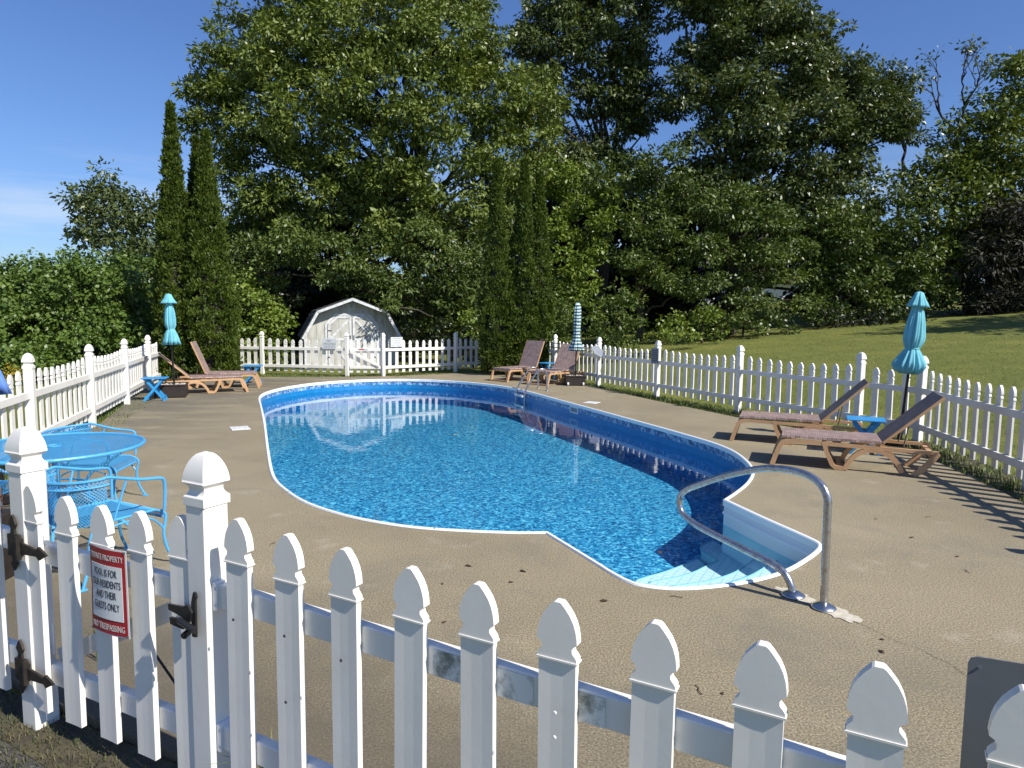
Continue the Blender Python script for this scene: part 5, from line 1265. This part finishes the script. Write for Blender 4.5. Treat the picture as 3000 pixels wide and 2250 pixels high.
# nearly bare trees against the sky at the right
def branching(g, p, d, L, r, depth, rr_, tips):
    q = p + d * L
    limb(g, tuple(p), tuple(q), r, r * .62, rr_.randint(0, 9999), .18, 4)
    if depth == 0: tips.append(tuple(q)); return
    for i in range(rr_.choice((2, 2, 3))):
        nd = (d + Vector((rr_.uniform(-.75, .75), rr_.uniform(-.5, .5), rr_.uniform(-.25, .5)))).normalized()
        branching(g, q, nd, L * rr_.uniform(.58, .82), r * .6, depth - 1, rr_, tips)
def bare_tree(label, base, d, L, r, seed, depth=4, leafn=10, mat='leaf_oak'):
    t = thing('bare_tree', label, 'tree', base, 0, 'nearly bare trees')
    g = G(); tips = []; rr_ = random.Random(seed)
    b = Vector(base); limb(g, base, tuple(b + Vector(d) * L), r, r * .75, seed, .05, 5)
    branching(g, b + Vector(d) * L, Vector(d).normalized(), L * .30, r * .7, depth, rr_, tips)
    rel(obj('trunk', g.me('trunk', M['bark'], True), t), t)
    if leafn: rel(leaves('crown', tips, [.4] * len(tips), leafn, .2, M[mat], t, seed=seed, lo=.1), t)
bare_tree('nearly bare dead tree standing against the sky near the right edge', (22.28, 36.00, 2.53), (.01, 0, 1), 6.6, .20, 6, 5, 5)
bare_tree('nearly bare tree leaning beside the broad tree, thin twigs against the sky', (20.09, 37.00, 2.52), (.03, 0, 1), 6.2, .15, 14, 4, 9)
bare_tree('thin bare tree over the dark evergreen at the right edge', (23.97, 35.00, 2.53), (-.02, 0, 1), 5.6, .13, 22, 4, 6)

bl = [(25, 20, 8.5, 2.6), (23.5, 22.5, 7.5, 2.2), (27, 22, 9.5, 2.4), (26, 18, 7, 2.2), (24.5, 20.5, 5.8, 2.0), (28, 19.5, 7.5, 2.2), (22.6, 20.6, 9.6, 1.6)]
tree('shade_tree', 'large tree outside the picture at right whose shade falls across the upper lawn', 'tree', (25.2, 20.2, 2.6), (25.2, 20.2, 7), .3, bl, M['leaf_green'], dens=5, rc=.7, per=55, size=.32, seed=33)
# left side: vine mound, small tree, lime bush, hedge
bl = [(-15.8, 22.0, 1.8, 1.4), (-14.9, 22.0, 2.1, 1.35), (-13.8, 22.0, 2.3, 1.3), (-12.9, 22.0, 2.3, 1.3), (-11.9, 22.0, 2.2, 1.2), (-14.9, 21.0, 1.3, 1.6), (-13.3, 20.5, 1.6, 1.6), (-12.1, 20.5, 1.6, 1.5), (-11.0, 20.5, 1.3, 1.1), (-13.2, 19.5, 0.6, 1.4), (-12.1, 19.5, 0.5, 1.3), (-11.0, 19.5, 0.5, 1.1), (-13.6, 18.5, 0.2, 1.3), (-16.9, 22.0, 1.6, 1.5), (-15.6, 20.0, 0.7, 1.8), (-12.2, 17.0, -0.1, 1), (-11.5, 17.5, -0.0, 0.9), (-10.6, 20.0, 0.6, 0.9)]
tree('vine_hedge', 'rounded hedge smothered in green vines behind the left fence', 'hedge', (-15.5, 22, 0), (-15.3, 22, 1.8), .15, bl, M['leaf_vine'], dens=36, rc=.28, per=62, size=.118, seed=41, shell=.84, droop=.7, width=.7)
bl = [(-17.1, 30.0, 6.9, 0.9), (-17.7, 30.0, 6.2, 0.9), (-18.3, 30.0, 5.6, 0.8), (-16.3, 30.0, 6.4, 0.8), (-16.7, 29.5, 5.2, 1.1), (-17.7, 29.5, 4.6, 0.8), (-15.6, 29.5, 5.2, 1.1), (-15.1, 30.0, 5.8, 1.1), (-18.5, 30.0, 6.3, 0.45), (-15.6, 29.0, 4.3, 1.1), (-14.8, 29.0, 4.0, 1), (-16.3, 29.0, 4.3, 0.8), (-13.7, 27.0, 2.5, 1.1), (-14.4, 27.5, 2.9, 1), (-18.6, 30.0, 5.2, 0.5)]
tree('small_tree', 'small loose crowned tree rising behind the vine hedge left of the cedars', 'tree', (-16.5, 30, 0), (-16.2, 30, 4.0), .16, bl, M['leaf_oak'], dens=12, rc=.45, per=60, size=.2, seed=43, twigs=3.5)
bl = [(-8.5, 22.5, 2.5, 0.62), (-8.7, 22.3, 2.0, 0.6), (-8.1, 22.3, 2.0, 0.6), (-8.7, 22.0, 1.3, 0.6), (-8.0, 22.2, 1.3, 0.62), (-7.5, 22.4, 1.4, 0.5), (-7.3, 22.3, 1.0, 0.35), (-8.4, 22.0, 0.8, 0.6), (-7.8, 22.2, 0.7, 0.55)]
tree('lime_bush', 'bright lime green climbing bush between the left cedars and the shed', 'shrub', (-8.2, 22.6, 0), (-8.2, 22.5, 1.2), .06, bl, M['leaf_lime'], dens=32, rc=.26, per=40, size=.12, seed=45, width=.65)
bl = [(-14.5, 34.0, 4.4, 1.6), (-13.0, 34.0, 3.4, 1.6), (-15.6, 34.0, 4.7, 1.4), (-13.4, 32.0, 2.7, 1.4), (-11.0, 31.0, 2.5, 1.3), (-9.6, 30.0, 2.4, 1), (-13.5, 34.0, 5.1, 1.2), (-13.3, 30.0, 2.1, 1.2)]
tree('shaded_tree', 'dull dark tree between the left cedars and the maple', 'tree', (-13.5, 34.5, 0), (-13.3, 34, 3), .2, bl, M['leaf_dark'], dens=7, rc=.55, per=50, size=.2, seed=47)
# shrubs at the foot of the tree line
def shrub(label, bl_, seed, mat='leaf_green', size=.13, dens=24, rc=.28, nm='shrub'):
    x, y, z, r = bl_[0]
    tree(nm, label, 'shrub', (x, y + .2, gz(x, y)), (x, y + .1, z), .05, bl_, M[mat], dens=dens, rc=rc, per=40, size=size, seed=seed, group='shrubs along the tree line', width=.6)
shrub('tangled green shrub behind the striped umbrella', [(1.9, 25.0, 2.1, 0.8), (1.7, 24.5, 1.4, 0.7), (2.4, 24.5, 1.5, 0.7), (1.9, 24.0, 0.8, 0.55)], 51)
shrub('pointed grey green shrub right of the striped umbrella', [(3.8, 25.0, 2.3, 0.75), (3.2, 24.5, 1.7, 0.7), (4.1, 24.5, 1.6, 0.75), (3.5, 24.0, 1.0, 0.6), (4.2, 24.0, 0.9, 0.45)], 52)
shrub('low yellow green shrub where the lawn begins', [(5.3, 25.0, 1.3, 0.55), (6.0, 25.5, 1.4, 0.55), (6.8, 26.0, 1.1, 0.4), (5.5, 24.5, 1.0, 0.4)], 53, 'leaf_lime')
shrub('bushy shrub at the lawn edge below the white house', [(9.7, 29.0, 2.0, 0.9), (10.7, 29.0, 1.9, 0.8), (11.5, 29.0, 1.7, 0.6), (8.7, 28.5, 1.6, 0.6), (9.9, 28.5, 1.4, 0.5)], 54)
shrub('feathery shrub left of the bushes under the house', [(7.7, 28.0, 1.7, 0.6), (8.1, 27.5, 1.2, 0.4)], 55, 'leaf_lime')
shrub('shaded shrub right of the gap in the tree line', [(13.8, 30.0, 1.5, 0.7), (15.0, 30.0, 1.6, 0.7), (16.2, 30.0, 1.7, 0.7), (17.4, 30.0, 1.9, 0.6)], 56, 'leaf_dark')
shrub('dark shrub under the evergreen at the right edge', [(19.1, 31.0, 2.0, 0.7), (20.5, 31.0, 2.1, 0.8), (22.0, 31.0, 2.4, 0.8), (23.4, 31.0, 2.5, 0.8)], 57, 'leaf_dark')
shrub('low brush behind the back fence right of the shed', [(-3.6, 25.0, 0.7, 0.7), (-2.6, 25.0, 0.9, 0.7), (-1.6, 25.0, 0.9, 0.7), (-1.2, 24.0, 0.5, 0.5)], 58, 'leaf_dark')
shrub('pale green shrub behind the fence left of the right-hand cedars', [(-1.4, 24.5, 1.4, 0.5), (-1.1, 24.0, 0.8, 0.45)], 59, 'leaf_lime')
shrub('low growth behind the back fence between the left cedars and the shed', [(-8.7, 22.0, 0.2, 0.4), (-8.1, 22.0, 0.2, 0.4), (-7.5, 22.3, 0.2, 0.4)], 60)
shrub('small tangle of growth in front of the vine hedge at the left fence', [(-9.3, 15.6, 0.1, 0.5), (-9.2, 16.6, 0.2, 0.5), (-9.1, 14.5, 0.1, 0.45)], 61, 'leaf_vine')
# far woods closing the view at ground level
r_ = np.random.default_rng(99); cc = []; rw = []
for i in range(420):
    x = r_.uniform(-75, 75); y = 66 + r_.uniform(-6, 8) + abs(x) * -.12
    zb = gz(x, y); cc.append((x, y, zb + r_.random() ** 1.2 * (5.0 if x > -20 else 3.4))); rw.append(r_.uniform(1.2, 2.2))
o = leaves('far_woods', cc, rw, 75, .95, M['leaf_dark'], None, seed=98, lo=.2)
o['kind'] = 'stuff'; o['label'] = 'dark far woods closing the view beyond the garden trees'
# goldenrod by the left fence
gr = thing('goldenrod', 'yellow goldenrod flowering behind the left fence', 'wild flowers', (-7.97, 11.00, 0.57))
c_ = [(-8.0, 11.0, 0.8, 0.1), (-7.9, 11.0, 0.8, 0.08), (-8.0, 11.0, 0.9, 0.06), (-8.1, 11.0, 0.7, 0.1), (-7.8, 11.0, 0.7, 0.06)]
rel(leaves('flower_heads', [b[:3] for b in c_], [b[3] for b in c_], 60, .03, M['flower'], gr, seed=77), gr)
g = G()
for b in c_: g.tube([(b[0], b[1], 0), b[:3]], .006, 4)
rel(obj('stems', g.me('stems', M['blade']), gr), gr)

# columnar cedars
def cedar(label, base, h, r, seed, group, lean=0.):
    t = thing('cedar_column', label, 'cedar', base, 0, group)
    r_ = np.random.default_rng(seed); cl = []; rr = []
    n = int(330 * h * r)
    for i in range(n):
        u = r_.random() ** .85
        prof = r * min(1.0, (.78 + .9 * u) if u < .25 else 1.0) * (1 - max(0, (u - .22) / .78) ** 1.08)
        prof = max(prof, .03)
        a_ = r_.random() * 2 * math.pi
        lump = 1 + .13 * math.sin(3 * a_ + seed + 5 * u) + .10 * math.sin(23 * u + 2 * a_)
        k_ = prof * (.80 + .22 * r_.random()) * lump
        cl.append((base[0] + math.cos(a_) * k_ + lean * u * h, base[1] + math.sin(a_) * k_, base[2] + .1 + u * (h - .15)))
        rr.append((.07 + .07 * r_.random()) * (1 - .45 * u))
    for i in range(int(16 * h * r)):
        u = r_.random() * .9; a_ = r_.random() * 6.28; k_ = r * (1 - max(0, (u - .22) / .78) ** 1.08) * (1.0 + .22 * r_.random())
        cl.append((base[0] + math.cos(a_) * k_ + lean * u * h, base[1] + math.sin(a_) * k_, base[2] + .1 + u * h)); rr.append(.05 + .06 * r_.random())
    rel(leaves('foliage', cl, rr, 30, .088, M['leaf_arb'], t, squash=1.2, spray=True, seed=seed, width=.46, lo=.2), t)
    g = G(); g.tube([(base[0], base[1], base[2] - .1), (base[0] + lean * h * .9, base[1], base[2] + h * .93)], [.09, .02], 8)
    # dense dark interior
    g.lathe([(r * .40, .15), (r * .50, h * .12), (r * .52, h * .3), (r * .36, h * .6), (r * .16, h * .82), (.02, h * .9)], 10, base)
    rel(obj('trunk', g.me('trunk', M['bark']), t), t)
GC1, GC2 = 'tall columnar cedars left of the back fence', 'tall columnar cedars right of the back fence'
cedar('tallest of the three columnar cedars at the left, leftmost one', (-9.12, 18.9, 0), 7.3, .60, 61, GC1)
cedar('short middle one of the three left columnar cedars', (-8.75, 19.5, 0), 6.6, .50, 62, GC1)
cedar('rightmost of the three columnar cedars at the left, beside the lime bush', (-8.22, 18.9, 0), 6.6, .66, 63, GC1)
cedar('left and slimmer one of the columnar cedars right of the back fence', (-.50, 21.2, 0), 6.45, .52, 64, GC2)
cedar('middle one of the columnar cedars behind the far right loungers', (.32, 21.3, 0), 6.5, .54, 65, GC2)
cedar('rightmost columnar cedar, just left of the striped umbrella', (.78, 21.5, 0), 6.15, .50, 66, GC2)

# ------------------------------------------------------------ driveway patch, dirt and grass outside the gate
vs = [(-4.2, 1.2, -.036), (-1.2, -1.5, -.036), (.2, -1.0, -.036), (-.85, 2.06, -.036), (-1.68, 2.50, -.036), (-2.55, 2.98, -.036), (-4.5, 4.0, -.036)]
def flat(nm, poly, z, mat):
    t_ = tessellate_polygon([[Vector((p[0], p[1], 0)) for p in poly]]); fs = []
    for t in t_:
        a_, b_, c_ = (Vector((*poly[i][:2], 0)) for i in t); fs.append(tuple(t) if (b_ - a_).cross(c_ - a_).z > 0 else tuple(reversed(t)))
    return obj(nm, mesh(nm, [(p[0], p[1], z) for p in poly], fs, mat), kind='structure')
flat('driveway', vs, -.036, M['asphalt'])
flat('dirt_strip', [(-3.4, 3.2), (-2.55, 2.98), (-1.68, 2.48), (-.6, 1.9), (.8, .9), (1.6, .95), (-1.05, 2.46), (-1.97, 2.90), (-3.6, 3.75)], -.032, M['dirt'])
flat('dirt_strip', [(P6[0] - .15, P6[1] + .1), (5.22, 9.6), (5.38, 8.2), (5.0, 6.6), (5.0, 4.4), (5.5, 4.4), (P7[0] + .25, P7[1]), (P6[0] + .25, P6[1])], .004, M['dirt'])

def tufts(nm, label, spots, h, wdt, mat, seed, lean=.5, kind='stuff', cat=None):
    r_ = np.random.default_rng(seed); S_ = np.asarray(spots, float); N = len(S_)
    a_ = r_.random(N) * 2 * np.pi; L = h * (.5 + r_.random(N)); ln = lean * r_.random(N) * L
    dx, dy = np.cos(a_), np.sin(a_)
    v = np.empty((N, 5, 3)); sd = np.stack([-dy, dx, 0 * dx], 1) * (wdt * .5)
    dr_ = np.stack([dx, dy, 0 * dx], 1)
    v[:, 0] = S_ - sd; v[:, 1] = S_ + sd
    m_ = S_ + dr_ * (ln * .3)[:, None] + np.array([0, 0, 1]) * (L * .6)[:, None]
    v[:, 2] = m_ + sd * .7; v[:, 3] = S_ + dr_ * ln[:, None] + np.array([0, 0, 1]) * (L * (1 - .25 * lean))[:, None]; v[:, 4] = m_ - sd * .7
    me = bpy.data.meshes.new(nm); me.vertices.add(N * 5); me.vertices.foreach_set('co', v.ravel())
    li = (np.arange(N)[:, None] * 5 + np.array([0, 1, 2, 4, 4, 2, 3])[None, :]).astype(np.int32).ravel()
    me.loops.add(N * 7); me.loops.foreach_set('vertex_index', li)
    ls = (np.arange(N)[:, None] * 7 + np.array([0, 4])[None, :]).astype(np.int32).ravel()
    me.polygons.add(N * 2); me.polygons.foreach_set('loop_start', ls)
    me.materials.append(mat); me.update(); me.validate()
    return obj(nm, me, None, kind=kind, label=label, cat=cat)
def along(a, b, n, w0, w1, r_, z=None):
    A, B = np.array(a, float), np.array(b, float); d = (B - A); L = np.hypot(*d); d /= L; nn = np.array([-d[1], d[0]])
    t = r_.random(n) * L; o = w0 + (w1 - w0) * r_.random(n)
    clump = (np.sin(t * 3.1 + A[0]) + np.sin(t * 7.7) + np.sin(t * 17.3) * .6) * .3 + r_.random(n) > .1
    p = A + d * t[:, None] + nn * o[:, None]
    p = p[clump]
    return [(x, y, (gz(x, y) if z is None else z)) for x, y in p]
r_ = np.random.default_rng(5); sp = []
for a, b in zip([P0, P1, P2, P3, P4, P5], [P1, P2, P3, P4, P5, P6]): sp += along(a, b, 2600, -.32, .25, r_)
sp += along(P6, P7, 2200, -.30, .3, r_, .0); sp += along(P7, (4.9, 4.4), 1200, -.3, .3, r_, .0)
for a, b in ((FZ, FA), (FA, FB), (FB, FC), (FC, FD), (FD, FE)): sp += along(a, b, 2000, -.42, .2, r_)
for a, b, n in ((B1_, B2_, 3500), (B2_, B3_, 1200), (B3_, B4_, 3500), (B4_, (.2, 22.5), 2500)): sp += along(a, b, n, -.7, .35, r_)
tufts('grass', 'unmown grass growing in strips along the pool fences', sp, .065, .009, M['blade'], 6, .8)
sp = []
for b in ((-7.0, 23.4), (-3.8, 24.2)): sp += [(b[0] + r_.normal() * .8, b[1] + r_.normal() * .5, -.03) for _ in range(600)]
sp += along((-3.3, 3.1), (-2.1, 2.55), 2000, -.02, .40, r_, -.03); sp += along((-2.1, 2.62), (-.95, 1.98), 1500, .0, .30, r_, -.03); sp += along((-2.9, 2.45), (-1.4, 1.9), 900, -.2, .3, r_, -.03)
tufts('grass', 'short scruffy grass and moss outside the foreground gate', sp, .026, .004, M['scrub'], 8, 1.4)
# mown lawn blades, nearer part only
sp = []
for _ in range(60000):
    x = r_.uniform(2, 17); y = r_.uniform(6, 30)
    if (x - P6[0]) * .9135 + (y - P6[1]) * .4067 > .15 and abs(x) < y * .78: sp.append((x, y, gz(x, y) - .004))
tufts('grass', 'mown lawn grass rising beyond the right fence', sp, .022, .014, M['lawnblade'], 9, 1.3)
def clump(label, x, y, n, h, seed, w_=.010):
    r2 = np.random.default_rng(seed)
    tufts('weed_clump', label, [(x + r2.normal() * .02, y + r2.normal() * .02, -.01) for _ in range(n)], h, w_, M['blade'], seed, .9, None, 'weed')
clump('long bladed grass clump at the foot of the foreground gate post', -.86, 2.36, 16, .20, 71)
clump('grass blades poking through between two foreground pickets', .02, 1.95, 7, .14, 72)
clump('strappy weed clump at the base of the right corner fence post', 5.20, 7.1, 34, .16, 73, .010)
clump('thin yellowing grass blades on the concrete under the gate sign', -1.42, 3.25, 16, .22, 74)
clump('thin grass blades on the concrete beside the gate hinges', -2.05, 3.35, 12, .2, 75)
clump('weed tuft against the right fence near the left of the near loungers', 4.25, 12.7, 30, .16, 76, .014)

# ------------------------------------------------------------ litter on the deck, in the pool
def leaf_bit(label, x, y, z, L, rz, mat, group, cat='fallen leaf', curl=.3):
    g = G(); W_ = L * .45
    vs = [(-L / 2, 0, .002), (-L * .1, W_ / 2, .004 + L * curl * .3), (L * .35, W_ * .35, .004 + L * curl * .2), (L / 2, 0, .003), (L * .3, -W_ * .4, .004 + L * curl * .35), (-L * .15, -W_ / 2, .003)]
    g.add(vs, [(0, 5, 1), (1, 5, 4, 2), (2, 4, 3)]); g.add([(v[0], v[1], v[2] - .002) for v in vs], [(1, 5, 0), (2, 4, 5, 1), (3, 4, 2)])
    return obj('fallen_leaf', g.me('fallen_leaf', mat), None, (x, y, z), rz, None, label, cat, group)
r3 = random.Random(11)
spots = [(0.01, 4.42), (-0.29, 4.71), (0.90, 3.11), (2.05, 3.65), (1.97, 3.51), (3.74, 6.06), (3.23, 5.98), (3.25, 5.46), (4.61, 6.49), (3.34, 5.02), (8.58, 14.91), (7.83, 15.01), (-0.44, 4.38), (1.28, 2.61), (-1.81, 5.14), (-13.14, 27.16), (-0.37, 3.81), (3.21, 4.71), (0.58, 4.13), (5.77, 14.66), (5.14, 15.92), (3.69, 14.64), (-3.71, 22.47), (-2.72, 23.02), (0.40, 2.84), (1.00, 3.08), (1.05, 4.21), (0.09, 4.62), (-2.53, 5.93), (-3.78, 13.81)]
for i, (x, y) in enumerate(spots):
    if i % 3 == 2:
        a = r3.uniform(0, 3.1); L = r3.uniform(.05, .11)
        obj('twig', G().tube([(-L / 2, 0, .004), (-.1 * L, L * .1, .006), (L * .2, -.02 * L, .005), (L / 2, L * .12, .004)], .0022, 5).me('twig', M['debris']), None, (x, y, 0), a, None, 'thin dark twig lying on the sunlit concrete deck', 'twig', 'twigs on the deck')
    else:
        leaf_bit('small curled brown leaf lying on the concrete deck', x, y, .002, r3.uniform(.025, .055) * (1 if y < 9 else 1.8), r3.uniform(0, 6.2), M['debris'], 'brown leaves on the deck')
leaf_bit('pale yellow leaf floating on the pool near its front edge', -.74, 5.98, WL + .002, .055, .4, M['paleleaf'], None, curl=.1)
leaf_bit('brown leaf floating beside the pool steps', 1.28, 5.75, WL + .002, .07, 1.4, M['debris'], None, curl=.1)
leaf_bit('tiny pale leaf floating in the middle of the pool', -.95, 11.6, WL + .002, .09, .2, M['paleleaf'], None, curl=.1)
